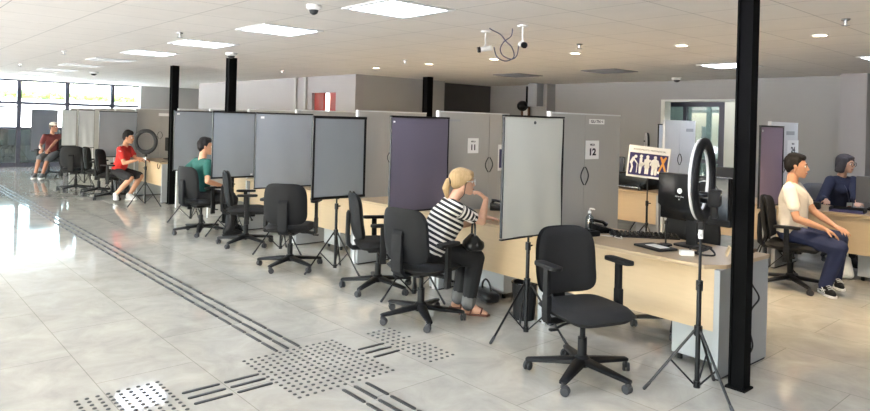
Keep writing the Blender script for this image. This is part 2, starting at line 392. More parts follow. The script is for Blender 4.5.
# columns
def column(x, y, s, plate=True):
    m = MB()
    m.span((x-s/2, y-s/2, 0), (x-s/2+.012, y+s/2, HC)).span((x+s/2-.012, y-s/2, 0), (x+s/2, y+s/2, HC)).span((x-s/2+.012, y-.35*s, 0), (x+s/2-.012, y+.35*s, HC))
    if plate: m.span((x-s/2-.015, y-s/2-.015, 0), (x+s/2+.015, y+s/2+.015, .012))
    return m
for k, (x, y, s) in enumerate(((-1.812, 4.265, .098), (-9.71, 4.37, .125), (-12.25, 4.42, .125), (-10.08, 8.73, .15))):
    struct('column_%d' % (k+1), column(x, y, s), M['black_steel'])

# ceiling lights
def ceiling_light(x, y, lit, label, group):
    t = thing('ceiling_light', label, 'ceiling light', (x, y, HC), 0, group)
    f = MB(); a, b = .327, .282
    f.span((-a, -a, -.012), (a, -b, 0)).span((-a, b, -.012), (a, a, 0)).span((-a, -b, -.012), (-b, b, 0)).span((b, -b, -.012), (a, b, 0))
    f.obj('frame', M['white'], t, smooth=False)
    MB().span((-b, -b, -.008), (b, b, -.001)).obj('diffuser', M['lamp' if lit else 'lamp_off'], t, smooth=False)
    return t
cx = lambda k: -1.86-.655*k-.3275
names = {3: 'largest lit ceiling panel, directly above the aisle beside the ceiling cameras', 6: 'lit ceiling panel second in the row from the ceiling cameras',
         9: 'lit ceiling panel third in the row, before the black column with the dome', 12: 'small lit ceiling panel, last lit one of the row towards the windows'}
for k in (3, 6, 9, 12):
    ceiling_light(cx(k), 3.26, True, names[k], 'lit panels over the aisle')
for j, k in enumerate((15, 18, 21, 24, 27)):
    ceiling_light(cx(k), 3.26, False, ['unlit ceiling panel next after the last lit one', 'second unlit ceiling panel from the last lit one', 'third unlit ceiling panel towards the windows', 'fourth unlit ceiling panel towards the windows', 'unlit ceiling panel closest to the street windows'][j], 'unlit panels near the windows')
for k in (0, -3, -6): ceiling_light(cx(k), 3.26, True, 'added ceiling panel overhead out of view, lit for ambient fill', 'added fill panels out of view')  # row continued out of view, added to raise the ambient light
for k in (3, 0): ceiling_light(cx(k), 9.2, True, 'lit ceiling panel %s' % ('partly hidden by the black column, near the bright doorway' if k == 3 else 'over the second desk row near the pale pillar'), 'lit panels over the second row')
for k in (6, 9):
    t = thing('ceiling_vent', 'dark grey ceiling air vent over the second row, %s' % ('nearer the bright doorway' if k == 6 else 'nearer the dark recess'), 'air vent', (cx(k), 9.2, HC), 0, 'grey ceiling vents')
    f = MB()
    for s_ in (-1, 1): f.span((-.327, s_*.327, -.012), (.327, s_*.29, 0)).span((s_*.327, -.29, -.012), (s_*.29, .29, 0))
    f.obj('frame', M['vent'], t, smooth=False)
    MB().span((-.29, -.29, -.004), (.29, .29, -.001)).obj('backing', M['plastic'], t, smooth=False)
    s0 = None
    for j in range(12):
        if s0 is None: o = s0 = MB().box((0, 0, 0), (.58, .034, .004), rot=MX.Rotation(R(25), 3, 'X')).obj('slat', M['vent'], t, smooth=False)
        else: o = s0.copy(); C.objects.link(o); o.parent = t
        o.location = (0, -.265+j*.048, -.014)
for k in (-5, 0, 4, 8, 12): ceiling_light(cx(k), -2.7, True, 'added unseen ceiling panel over the waiting side, lit for ambient fill', 'added fill panels out of view')  # unseen panel row added as fill light for the room
for k, x in enumerate((-2.19, -3.55, -4.95, -6.33, -7.72, -9.11)):
    t = thing('downlight', 'small round warm downlight, %s in the row from the black column at the near desk' % ['first', 'second', 'third', 'fourth', 'fifth', 'sixth'][k], 'downlight', (x, 6.7, HC), 0, 'warm downlights')
    MB().lathe([(.055, 0), (.075, 0), (.075, -.008), (.058, -.012), (.055, -.004)]).obj('trim_ring', M['white'], t)
    MB().lathe([(.001, -.003), (.054, -.003), (.054, -.006), (.001, -.006)]).obj('lamp', M['led'], t)
def sprinkler(x, y, near):
    t = thing('sprinkler', 'small ceiling sprinkler %s' % near, 'sprinkler', (x, y, HC), 0, 'ceiling sprinklers')
    MB().lathe([(.001, 0), (.035, 0), (.03, -.012), (.012, -.014), (.010, -.05), (.001, -.05)], seg=14).obj('body', M['chrome'], t)
    MB().lathe([(.001, -.052), (.03, -.05), (.03, -.054), (.001, -.057)], seg=14).obj('deflector', M['grey_metal'], t)
for x, y, n in SPR: sprinkler(x, y, n)
def dome(x, y, label, r=.075, dark=False, z=HC):
    t = thing('ceiling_sensor', label, 'ceiling sensor', (x, y, z), 0)
    MB().lathe([(.001, 0), (r, 0), (r, -.025), (r*.8, -.04), (.001, -.042)]).obj('base', M['white'], t)
    MB().lathe([(.001, -.04), (r*.62, -.04), (r*.5, -.065), (r*.2, -.078), (.001, -.08)]).obj('dome', M['glossblack' if dark else 'rubber'], t)
for d in DOMES: dome(*d)

# ceiling cameras
def cctv(x, y, yaw, label):
    t = thing('security_camera', label, 'security camera', (x, y, HC), 0, 'ceiling cameras')
    MB().lathe([(.001, 0), (.05, 0), (.048, -.014), (.02, -.02), (.001, -.02)], seg=20).obj('mount_plate', M['white'], t)
    MB().cyl((0, 0, -.015), (0, 0, -.15), .007).ell((0, 0, -.148), (.013, .013, .013), sub=2).obj('bracket', M['white'], t)
    d = V((math.cos(yaw), math.sin(yaw), -.18)).normalized(); c = V((0, 0, -.176))
    MB().cyl(c-d*.065, c+d*.05, .026, seg=20).obj('housing', M['white'], t)
    MB().cyl(c+d*.05, c+d*.078, .029, seg=20).obj('lens_hood', M['glossblack'], t)
cctv(-4.49, 4.62, R(235), 'white bullet ceiling camera pointing along the desk row, beside the coiled cable')
cctv(-3.97, 4.57, R(-35), 'white bullet ceiling camera with black face turned to the room')
def spl(pts, n=8):
    pts = [V(p) for p in pts]; out = []
    for i in range(len(pts)-1):
        p0, p1, p2, p3 = pts[max(i-1, 0)], pts[i], pts[i+1], pts[min(i+2, len(pts)-1)]
        for k in range(n):
            t = k/n
            out.append(.5*((2*p1)+(-p0+p2)*t+(2*p0-5*p1+4*p2-p3)*t*t+(-p0+3*p1-3*p2+p3)*t**3))
    return out+[pts[-1]]
a, b = V((-4.41, 4.66, HC-.165)), V((-4.06, 4.62, HC-.17)); e = V((.664, .748, 0))
m0 = V((-4.23, 4.6, 0)); P = lambda s, z: m0+e*s+V((0, 0, HC+z))
tag(MB().tube(spl([a, P(-.06, -.27), P(.02, -.31), P(.1, -.27), P(.08, -.18), P(.02, -.12), P(-.03, -.06), P(-.11, -.02), P(-.14, 0)]), .0055).tube(spl([b, P(.13, -.25), P(.08, -.29), P(0, -.26), P(-.03, -.2), P(0, -.13), P(.07, -.07), P(.08, 0)]), .0055).obj('camera_cable', M['cable_blue']), 'blue-grey cable looped between the two ceiling cameras', 'cable')

# wall speaker, framed notice
t = thing('wall_speaker', 'grey box and black horn speaker high on the dark back wall', 'speaker', (-9.53, 11.44, 2.05))
MB().box((.12, -.12, .25), (.26, .22, .52), bev=.01).obj('box', M['grey_metal'], t)
MB().ell((-.2, -.18, .0), (.12, .13, .12)).cyl((-.2, 0, .02), (-.2, -.1, .02), .03).box((-.2, -.02, .2), (.06, .04, .5)).obj('horn', M['glossblack'], t)
t = thing('framed_notice', 'small brown framed notice low on the dark back wall', 'notice', (-10.03, 11.74, 1.92))
MB().box((-.1, -.02, 0), (.05, .03, .26)).box((.1, -.02, 0), (.05, .03, .26)).box((0, -.02, .12), (.15, .03, .03)).box((0, -.02, -.12), (.15, .03, .03)).obj('frame', M['brown'], t)
MB().box((0, -.008, 0), (.15, .012, .21)).obj('sheet', M['paper'], t)

# tactile floor
bar_me = MB().prism(rrect(.232, .026, .0129, 4), .006, bev=.002).obj('tactile_bar', M['bar'])
def bar(x, y, yaw, label, group, first=[bar_me]):
    o = first.pop() if first else bar_me.copy()
    if o.name not in C.objects: C.objects.link(o)
    o.location = (x, y, 0); o.rotation_euler = (0, 0, yaw)
    tag(o, label, 'floor bar', group)
for y in (2.435, 2.347, 2.262):
    x = -4.27
    while x > -21.6:
        bar(x, y, 0, 'dark metal guide bar in the long line running to the street windows', 'guide bars towards the windows'); x -= .252
for y in (2.435, 2.347, 2.262):
    for k in range(3): bar(-3.213+.252*k, y, 0, 'dark metal guide bar leading off the near side of the large stud pad', 'guide bars on the near side')
for x in (-3.86, -3.77, -3.675):
    for y in (1.86, 1.6): bar(x, y, PI/2, 'dark metal guide bar joining the large and the sunlit stud pads', 'guide bars between the two large pads')
    bar(x+.02, 2.848, PI/2, 'dark metal guide bar joining the large pad to the small one by the desk', 'guide bars between large and small pad')
def pad(label, pts, x, y):
    t = thing('tactile_stud_pad', label, 'tactile pad', (x, y, 0), 0, 'tactile stud pads')
    pr = [(.0125, 0), (.0125, .002), (.009, .0052), (.004, .006), (.0001, .006)]
    pts = sorted(pts, key=lambda p: (x+p[0])**2*0+((x+p[0])*-.748+(y+p[1])*.664))
    s0 = None
    for p in pts[:100]:
        if s0 is None: o = s0 = MB().lathe(pr, seg=12).obj('stud', M['stud'], t)
        else: o = s0.copy(); C.objects.link(o); o.parent = t
        o.location = (p[0], p[1], 0)
    if len(pts) > 100:
        m = MB()
        for p in pts[100:]: m.lathe(pr, (p[0], p[1], 0), seg=12)
        m.obj('studs_rest', M['stud'], t)['kind'] = 'stuff'
g13 = [(i*.0565, j*.0535) for i in range(14) for j in range(14)]
pad('large square pad of metal studs at the crossing of the guide lines', [(i*.0565, j*.0535) for i in range(14) for j in range(14)], -4.125, 2.0)
pad('metal stud pad shining in the ceiling light reflection at the end of the short line', [(i*.0535, j*.0565) for i in range(14) for j in range(9)], -4.12, .98)
pad('small oblong pad of metal studs in front of the desk chair', [(i*.061, j*.052) for i in range(13) for j in range(5) if not (i in (5, 6) and j > 2) and not (i in (3,) and j == 4)], -4.09, 3.0)

# ------------------------------------------------------------------ office chair (faces +X)
def squ(u, v, n=5):                               # square -> rounded square
    d = (abs(u)**n+abs(v)**n)**(1/n); m = max(abs(u), abs(v))
    return (u*m/d, v*m/d) if d > 1e-6 else (0, 0)
def make_chair(name, label, group):
    t = thing(name, label, 'chair', (0, 0, 0), 0, group)
    def seat(u, v, k):
        a, b = squ(u, 2*v-1, 5); e = max(abs(u), abs(2*v-1))
        th = .05*(1-e**6)**.5 if e < 1 else 0
        fx = .03+.26*b; z = .452+.012*max(0, -b)*0-.03*max(0, b-.55)**1*1.2
        return V((fx, .255*a, z+(th*.85 if k == 0 else -th*.95)))
    MB().slab(seat, 14, 14).obj('seat', M['fabric'], t)
    def back(off, w, h, th, z0):
        def f(u, v, k):
            a, b = squ(u, 2*v-1, 5); e = max(abs(u), abs(2*v-1))
            tt = th*(1-e**6)**.5 if e < 1 else 0
            z = z0+h*(b+1)/2; q = (z-.5)/.46
            x = -.205-.075*q-.05*(1-abs(2*q-.7))*.3+.055*a*a+off
            wid = w*(1-.10*(b > 0)*b*b)
            return V((x+(tt if k == 0 else -tt), wid*a, z))
        return f
    MB().slab(back(.012, .232, .44, .024, .505), 14, 16).obj('backrest', M['fabric'], t)
    sh = MB().slab(back(-.022, .236, .447, .014, .502), 14, 16).obj('back_shell', M['shell'], t)
    MB().box((-.275, 0, .80), (.006, .05, .022), rot=MX.Rotation(R(-9), 3, 'Y'), bev=.001).obj('badge', M['white'], sh)
    pr = [(-.02, .395), (-.26, .395), (-.315, .44), (-.322, .54), (-.318, .74), (-.300, .775), (-.285, .74), (-.288, .54), (-.28, .46), (-.25, .425), (-.02, .42)]
    MB().prism(pr, .105, MX.Translation((0, .0525, 0)) @ MX.Rotation(PI/2, 4, 'X'), bev=.006).obj('back_support', M['shell'], t)
    tm = MB().box((0, 0, .39), (.22, .15, .05), bev=.012).obj('tilt_mechanism', M['plastic'], t)
    MB().tube([(.04, -.06, .385), (.05, -.19, .375), (.06, -.25, .36)], .008).box((.062, -.27, .355), (.03, .06, .014), bev=.004).obj('lever', M['plastic'], tm)
    for s in (-1, 1):
        a = MB().box((0, s*.21, .392), (.06, .17, .022), bev=.006).obj('armrest', M['plastic'], t)
        p = MB().prism([(-.035, .39), (.03, .39), (.022, .52), (.018, .735), (-.03, .735), (-.028, .52)], .03, MX.Translation((0, s*.285+.015, 0)) @ MX.Rotation(PI/2, 4, 'X'), bev=.006)
        p.box((-.0, s*.285, .50), (.062, .038, .12), bev=.01).obj('arm_post', M['plastic'], a)
        MB().prism(rrect(.25, .085, .038), .028, MX.Translation((.0, s*.282, .732)), bev=.009).obj('arm_pad', M['plastic'], a)
    MB().cyl((0, 0, .12), (0, 0, .26), .03).cyl((0, 0, .26), (0, 0, .38), .018).obj('gas_lift', M['plastic'], t)
    m = MB().lathe([(.001, .07), (.05, .075), (.052, .125), (.035, .145), (.001, .145)])
    cm = None
    for k in range(5):
        a = 2*PI*k/5+.3; c, s_ = math.cos(a), math.sin(a)
        def q(r, w, z): return V((r*c-w*s_, r*s_+w*c, z))
        m.hull([(q(.03, .026, .108), .022), (q(.03, -.026, .108), .022), (q(.355, .012, .076), .014), (q(.355, -.012, .076), .014)], sub=1)
    m.obj('star_base', M['plastic'], t)
    for k in range(5):
        a = 2*PI*k/5+.3
        if cm is None:
            b = MB().cyl((0, 0, .05), (0, 0, .08), .010, seg=10)
            for s in (-1, 1): b.lathe([(.001, -.010), (.024, -.010), (.029, -.005), (.029, .005), (.024, .010), (.001, .010)], (-.018, s*.014, .029), 18, MX.Rotation(PI/2, 3, 'X'))
            b.hull([((-.018, 0, .032), .012), ((0, 0, .055), .014), ((-.022, 0, .058), .012)], sub=1)
            cm = b.obj('caster', M['rubber'], t)
            o = cm
        else:
            o = cm.copy(); C.objects.link(o); o.parent = t
        o.location = (.36*math.cos(a), .36*math.sin(a), 0); o.rotation_euler = (0, 0, a+random.uniform(-1, 1)*1.5)
    return t
CH = [  # x, y, yaw, label
 (-2.55, 3.61, -18, 'empty black office chair turned towards the viewer in front of the near desk'),
 (-4.14, 3.57, 98, 'black office chair, back turned, in which the woman in stripes sits'),
 (-5.13, 3.86, 62, 'empty black office chair in profile before the purple screen'),
 (-6.44, 3.63, 134, 'empty black office chair seen from behind, before the blue-grey screen'),
 (-7.91, 3.81, 66, 'empty black office chair in profile beside the man in green'),
 (-9.0, 3.66, 100, 'black office chair holding the man in the green shirt'),
 (-13.5, 3.74, 58, 'black office chair holding the young man in red'),
 (-14.45, 3.75, 66, 'empty black office chair just behind the man in red'),
 (-15.2, 3.50, 148, 'empty black office chair turned away under the two pale screens'),
 (-18.98, 3.74, -40, 'black office chair beside the seated person in grey shorts'),
 (-2.66, 5.09, -86, 'black office chair tucked under the far side of the near desk'),
 (-2.66, 7.44, 12, 'black office chair holding the man in the white T-shirt'),
 (-4.65, 7.35, 40, 'dark office chair at the second row behind the preferential sign')]
ch0 = make_chair('office_chair', '', 'black office chairs')
def low_arms(c, dz):
    for p in c.children:
        for q in p.children:
            if q.name.startswith('arm_'): q.location.z = dz
    return c
for i, (x, y, a, l) in enumerate(CH[:-1]):
    if i == 0: ch0['label'] = l; ch0.location = (x, y, 0); ch0.rotation_euler = (0, 0, R(a))
    else: low_arms(dup(ch0, l, (x, y, 0), R(a)), .0 if i == 3 else -.085)
c = dup(ch0, 'office chair with grey mesh back holding the clerk in navy', (-2.98, 9.62, 0), R(-28))
for o in c.children:
    if o.name.startswith(('back', 'seat')):
        o.material_slots[0].link = 'OBJECT'; o.material_slots[0].material = M['grey_chair']

# ------------------------------------------------------------------ tripod (local : pole on Z)
def tripod(t, zc, rf, rot, top, rp=.011):
    MB().cyl((0, 0, .05), (0, 0, zc+.28), rp+.004, seg=12).cyl((0, 0, zc+.28), (0, 0, top), rp-.002, seg=12).obj('pole', M['tripod'], t)
    MB().cyl((0, 0, zc-.03), (0, 0, zc+.03), rp+.014, seg=14).obj('collar', M['tripod'], t)
    MB().cyl((0, 0, zc+.25), (0, 0, zc+.31), rp+.010, seg=14).box((0, .03, zc+.28), (.014, .035, .014), bev=.003).obj('upper_collar', M['tripod'], t)
    MB().cyl((0, 0, .05), (0, 0, .09), rp+.010, seg=14).obj('lower_collar', M['tripod'], t)
    for k in range(3):
        a = rot+k*2*PI/3; d = V((math.cos(a), math.sin(a), 0)); p0 = d*.022+V((0, 0, zc)); p1 = d*rf+V((0, 0, .022))
        l = MB().tube([p0, p0.lerp(p1, .5), p1], .0085).tube([d*.02+V((0, 0, .07)), p0.lerp(p1, .5)], .006).obj('leg', M['tripod'], t)
        MB().cap(p1+d*.01-V((0, 0, .010)), .0115, p0.lerp(p1, .93), .0105).obj('rubber_foot', M['rubber'], l)

def photo_screen(x, y, yaw, w, z0, z1, m, label, border=.006, wav=.004, rot=-1.8, tk=.014):
    t = thing('photo_screen', label, 'photo screen', (x, y, 0), yaw, 'standing photo screens')
    tripod(t, .43, .32, rot, z1-.04)
    def f(u, v, k):
        wv = wav*math.sin(5*v+2.2*u)*math.sin(PI*v)+wav*.8*math.sin(7*u+1+3*v)*(1-v)*1.2
        return V((.034+wv+(.002 if k == 0 else -.002), u*(w/2-border), z0+tk*.8+(z1-z0-tk*1.6)*v))
    MB().slab(f, 20, 20).obj('fabric', m, t)
    if border > 0:
        for sd in (-1, 1): MB().span((.024, sd*(w/2-border), z0+.015), (.044, sd*w/2, z1-.015)).obj('side_edge', M['tripod'], t)
    MB().span((.022, -w/2-.004, z1-tk), (.046, w/2+.004, z1+.003), bev=.003).obj('top_bar', M['tripod'], t)
    MB().span((.022, -w/2-.004, z0-.002), (.046, w/2+.004, z0+tk), bev=.003).obj('bottom_bar', M['tripod'], t)
    MB().span((.0, -.02, z1-.07), (.03, .02, z1-.02), bev=.003).span((.0, -.015, z0-.01), (.03, .015, z0+.04), bev=.003).obj('bracket', M['tripod'], t)
    return t
s = photo_screen(-3.28, 3.905, R(-1), .695, .79, 1.71, M['screen_grey'], 'warm pale grey photo screen on a tripod behind the nearest empty chair', .008, .006, -1.75, .010)
MB().cyl((.036, 0, 1.66), (.041, 0, 1.66), .012).obj('hanging_eyelet', M['rubber'], s)
s = photo_screen(-4.645, 3.92, 0, .70, .82, 1.69, M['screen_purple'], 'dark purple photo screen behind the woman in stripes', .006, .003)
MB().span((.045, -.33, 1.63), (.047, -.31, 1.645)).obj('sticker', M['white'], s)
MB().span((-.01, .2, 1.655), (.016, .53, 1.675)).obj('roller_tube', M['grey_metal'], s)
photo_screen(-5.95, 3.90, R(1), .68, .80, 1.675, M['screen_blue2'], 'blue-grey photo screen with a bold black border on a tripod', .024, .001, -1.82, .026)
s = photo_screen(-7.19, 3.92, R(2), .78, .80, 1.70, M['screen_blue'], 'wide blue-grey photo screen with a white corner sticker, no dark border', .004, .004)
MB().span((.040, -.33, 1.63), (.0425, -.285, 1.655)).obj('sticker', M['white'], s)
s = photo_screen(-8.6, 3.92, 0, .62, .80, 1.71, M['screen_blue2'], 'blue-grey photo screen beside the man in green, white sticker in its lower corner', .012, .002, -1.8, .02)
MB().span((.040, .25, .83), (.0425, .28, .85)).obj('sticker', M['white'], s)
s = photo_screen(-10.04, 3.92, 0, .60, .80, 1.71, M['screen_blue2'], 'blue-grey photo screen directly behind the man in green', .006, .003)
MB().span((.040, -.26, 1.65), (.0425, -.22, 1.67)).obj('sticker', M['white'], s)
photo_screen(-13.87, 3.92, 0, .70, .78, 1.68, M['screen_blue2'], 'mid grey photo screen behind the young man in red', .004, .003, -1.6)
photo_screen(-16.30, 3.93, R(4), .33, .84, 1.70, M['screen_pale'], 'narrow pale grey photo screen, the closer of the pale pair', .004, .003, .3)
photo_screen(-18.2, 4.0, R(4), .33, .80, 1.70, M['screen_pale'], 'narrow pale grey photo screen beside the person in grey shorts', .004, .003, .8)
photo_screen(-20.6, 3.93, 0, .64, .55, 1.69, M['screen_dark'], 'dark grey photo screen standing closest to the street windows', .004, .003, .1)
s = photo_screen(-3.08, 7.87, R(2), .72, .78, 1.70, M['screen_mauve'], 'mauve photo screen behind the man in the white T-shirt', .010, .003, .4)
MB().span((.045, -.33, 1.63), (.047, -.3, 1.655)).obj('sticker', M['white'], s)
photo_screen(-5.2, 9.50, 0, .78, .78, 1.70, M['screen_pale'], 'pale grey photo screen beyond the second row, behind the preferential sign', .006, .003, .4)

# ------------------------------------------------------------------ cubicle dividers
def divider(x, y0, w, label, rail=True, h=1.755, seam=.47):
    t = thing('cubicle_divider', label, 'divider', (x, y0, 0), 0, 'tall grey dividers', 'thing')
    hw = w*seam
    for a_, b_ in ((0, hw), (hw, w)):
        MB().span((-.015, a_+.002, .02), (.015, b_-.002, h-.012), bev=.002).obj('door_leaf', M['divider'], t, smooth=False)
    MB().span((-.018, 0, h-.012), (.018, w, h), bev=.002).obj('top_rail', M['alu'], t, smooth=False)
    MB().span((-.019, -.012, h-.07), (.019, .012, h+.004), bev=.003).obj('corner_cap', M['alu'], t, smooth=False)
    MB().span((-.017, -.010, 0), (.017, .002, h-.07)).obj('edge_post', M['alu'], t, smooth=False)
    for s in (-1, 1):
        pts = [(.021, hw+s*(.010+.045*math.sin(PI*k/12)), 1.285-.155*k/12) for k in range(13)]
        MB().tube(pts, .005, 8).obj('arched_handle', M['rubber'], t)
    return t
def number_sign(t_parent_x, y, z, yaw, num, label, w=.20, h=.165):
    t = thing('number_sign', label, 'number sign', (t_parent_x, y, z), yaw, 'white station number signs')
    MB().span((0, -w/2, -h/2), (.003, w/2, h/2), bev=.001).obj('card', M['paper'], t, smooth=False)
    text_part(num, h*.50, t, face((.0035, 0, -h*.13), 0), sx=1.1 if num == '11' else 1.35, name='numeral', bold=.04)
    text_part('MESA', h*.15, t, face((.0035, 0, h*.27), 0), sx=1.2, name='caption', bold=.01)
    return t
dv = [-3.43, -4.81, -6.19, -7.57, -8.95, -10.33, -11.72, -14.06, -15.45, -17.2, -19.4]
lb = ['tall grey divider carrying the number 12, beside the near desk', 'tall grey divider carrying the number 11', 'tall grey divider just behind the purple screen', 'tall grey divider behind the black-bordered screen',
      'tall grey divider behind the wide blue-grey screen', 'tall grey divider behind the screen beside the man in green', 'tall grey divider next to the black column and the man in green', 'tall grey divider behind the ring light of the man in red',
      'tall grey divider behind the screen of the man in red', 'tall grey divider beside the pale screens', 'tall grey divider closest to the street windows']
for x, l in zip(dv, lb): divider(x, 4.31, 1.03, l, seam=.70 if x == -4.81 else .47)
lb2 = ['tall pale divider of the second row behind the number 24', 'tall pale divider of the second row by the bright doorway', 'tall divider of the second row hidden behind the number 12']
for x, l in zip((-3.24, -4.62, -6.0), lb2):
    d = divider(x, 8.30, .86, l)
    for o in d.children:
        if o.name.startswith(('door', 'top')): o.material_slots[0].link = 'OBJECT'; o.material_slots[0].material = M['alu']
number_sign(-3.413, 4.90, 1.435, 0, '12', 'white card numbered 12 on the divider of the near desk', .20, .165)
number_sign(-4.793, 4.79, 1.41, 0, '11', 'white card numbered 11 on the divider beyond the woman in stripes', .155, .155)
number_sign(-3.222, 8.99, 1.43, 0, '24', 'white card numbered 24 behind the man in the white T-shirt', .36, .20)
t = thing('name_label', 'narrow white lettered label at the top of the divider numbered 12', 'label', (-3.413, 4.96, 1.685)); MB().span((0, -.115, -.022), (.003, .115, .022)).obj('card', M['paper'], t, smooth=False); text_part('GU-TN ◄'.replace('◄', '<'), .036, t, face((.0035, 0, 0), 0), sx=1.3, bold=.015)
t = thing('name_label', 'narrow grey lettered label at the top of the divider numbered 24', 'label', (-3.222, 8.9, 1.62)); MB().span((0, -.13, -.024), (.003, .13, .024)).obj('card', M['grey_metal'], t, smooth=False)
t = thing('name_label', 'narrow white label on the divider behind the ring light of the man in red', 'label', (-14.04, 4.93, 1.64)); MB().span((0, -.17, -.03), (.003, .17, .03)).obj('card', M['paper'], t, smooth=False)
t = thing('name_label', 'narrow grey label on the pale divider by the bright doorway', 'label', (-4.602, 8.98, 1.62)); MB().span((0, -.1, -.022), (.003, .1, .022)).obj('card', M['grey_metal'], t, smooth=False)
t = thing('wall_notice', 'small blue and white notice on the divider numbered 11', 'notice', (-4.793, 5.23, 1.28)); MB().span((0, -.06, -.14), (.004, .08, .14), bev=.001).obj('card', M['white'], t, smooth=False); MB().span((.0042, -.045, -.11), (.0055, .075, .09)).obj('print', M['navy'], t, smooth=False)

# ------------------------------------------------------------------ desks
def desk(xc, y0, w, dep, label, chamf=False, group='maple service desks'):
    t = thing('desk', label, 'desk', (xc, y0, 0), 0, group); h = .75; a = w/2
    pts = [(-a, 0), (a, 0), (a, dep), (-a, dep)]
    if chamf: pts = [(-a, .0), (a-.09, 0), (a, .13), (a, dep), (-a, dep)]
    MB().prism(pts, .028, MX.Translation((0, 0, h-.028)), bev=.004).obj('desktop', M['wood_top'], t, smooth=False)
    MB().span((-a+.005, .055, .31), (a-.045, .075, h-.028)).obj('modesty_panel', M['wood'], t, smooth=False)
    for s in (-1, 1):
        e = MB().span((s*a-(.04 if s > 0 else 0), .04, .012), (s*a+(.04 if s < 0 else 0), dep-.03, h-.028), bev=.003)
        e.obj('end_panel', M['grey_metal'], t, smooth=False)
    for s in (-1, 1):
        MB().span((s*(a-.02)-.018, .05, 0), (s*(a-.02)+.018, dep-.05, .012)).obj('foot_rail', M['plastic'], t, smooth=False)
    return t
def pedestal(x0, x1, y0, y1, label, h=.62):
    t = thing('drawer_pedestal', label, 'drawer unit', ((x0+x1)/2, (y0+y1)/2, 0), 0, 'grey drawer pedestals'); a, b = (x1-x0)/2, (y1-y0)/2
    MB().span((-a, -b, .05), (a, b-.018, h), bev=.004).obj('body', M['grey_metal'], t, smooth=False)
    for k in range(3):
        z0 = .06+k*.185
        d = MB().span((-a+.004, b-.018, z0), (a-.004, b, z0+.18), bev=.003).obj('drawer', M['grey_metal'], t, smooth=False)
        MB().tube([(-.06, b, z0+.13), (-.055, b+.02, z0+.13), (.055, b+.02, z0+.13), (.06, b, z0+.13)], .005).obj('handle', M['chrome'], d)
    for sx in (-1, 1):
        for sy in (-1, 1): MB().cyl((sx*(a-.04), sy*(b-.05), 0), (sx*(a-.04), sy*(b-.05), .05), .018).obj('foot', M['plastic'], t)
dk = desk(-2.672, 4.235, 1.45, .79, 'pale maple desk with a clipped corner beside the near black column', True); dk.rotation_euler.z = R(-1.6)
pedestal(-2.36, -2.0, 4.42, 4.86, 'grey drawer pedestal under the clipped corner of the near desk')
dn = ['pale maple desk at which the woman in stripes sits', 'pale maple desk behind the purple screen', 'pale maple desk behind the black-bordered screen', 'pale maple desk by the empty chair in profile', 'pale maple desk of the man in green']
for k in range(5):
    desk(-4.12-1.38*k, 4.27+(.27 if k == 4 else 0), 1.32, .76, dn[k])
    pedestal(-4.12-1.38*k-.38, -4.12-1.38*k-.01, 4.58+(.27 if k == 4 else 0), 5.0+(.27 if k == 4 else 0), 'grey drawer pedestal under the '+dn[k][5:])
desk(-13.12, 4.25, 1.44, .76, 'pale maple desk of the young man in red')
pedestal(-12.85, -12.47, 4.45, 4.9, 'grey drawer pedestal under the desk of the man in red')
for k, (x, l) in enumerate(((-2.52, 'pale maple desk between the man in white and the clerk in navy'), (-3.92, 'pale maple desk behind the mauve screen'), (-5.30, 'pale maple desk behind the preferential sign, carrying the black printer'))):
    desk(x, 8.22, 1.30, .78, l)
    pedestal(x+.21, x+.58, 8.42, 8.9, 'grey drawer pedestal of the '+l[5:].split(', c')[0].replace('between the man in white and', 'before'))

# ------------------------------------------------------------------ ring lights
def ring_light(x, y, yaw, zc, Rr, label, rot, tilt=0, clamp=True):
    t = thing('ring_light', label, 'ring light', (x, y, 0), yaw, 'ring lights on tripods')
    tripod(t, .40, .30, rot, zc-Rr-.02)
    ry = MX.Rotation(R(90), 3, 'Y')
    MB().torus((-.010, 0, zc), Rr, .036, ry, sq=(1, .6)).obj('ring_body', M['plastic'], t)
    MB().torus((.010, 0, zc), Rr, .028, ry, sq=(1, .6)).obj('ring_diffuser', M['ringface'], t)
    MB().box((-.0, 0, zc-Rr-.01), (.05, .13, .05), bev=.01).box((-.0, 0, zc-Rr-.05), (.034, .036, .07), bev=.006).obj('control_box', M['plastic'], t)
    MB().cyl((0, 0, zc-Rr-.14), (0, 0, zc-Rr-.07), .014).box((0, .028, zc-Rr-.11), (.012, .05, .012), bev=.003).obj('swivel_joint', M['white'], t)
    if clamp:
        c = MB().tube([(.0, 0, zc-Rr+.02), (.03, 0, zc-Rr+.07), (.03, 0, zc-Rr+.13)], .006).box((.035, 0, zc-Rr+.15), (.02, .09, .02), bev=.004).box((.035, 0, zc-Rr+.24), (.02, .09, .02), bev=.004).obj('phone_clamp', M['plastic'], t)
    return t
# the near one, held edge-on, its clamp carrying a black camera
t = ring_light(-1.925, 3.93, R(193), 1.335, .225, 'tall black ring light on a tripod in front of the near desk', .42, clamp=False)
c = thing('camera', 'black compact camera clamped on the near ring light', 'camera', (-1.925, 3.93, 1.175), R(200))
MB().box((-.075, 0, .05), (.07, .14, .10), bev=.014).obj('body', M['plastic'], c)
MB().cyl((-.04, 0, .05), (.02, 0, .05), .036, seg=24).obj('lens', M['glossblack'], c); MB().box((-.075, .02, -.03), (.04, .05, .08), bev=.01).obj('grip', M['plastic'], c)
MB().box((-.112, .03, .075), (.004, .04, .012)).obj('badge', M['white'], c)
ring_light(-12.17, 3.92, R(132), 1.155, .19, 'black ring light on a tripod in front of the man in red', 2.6, clamp=False)
ring_light(-5.42, 9.22, R(215), 1.36, .17, 'ring light of the second row rising behind the preferential sign', .6)

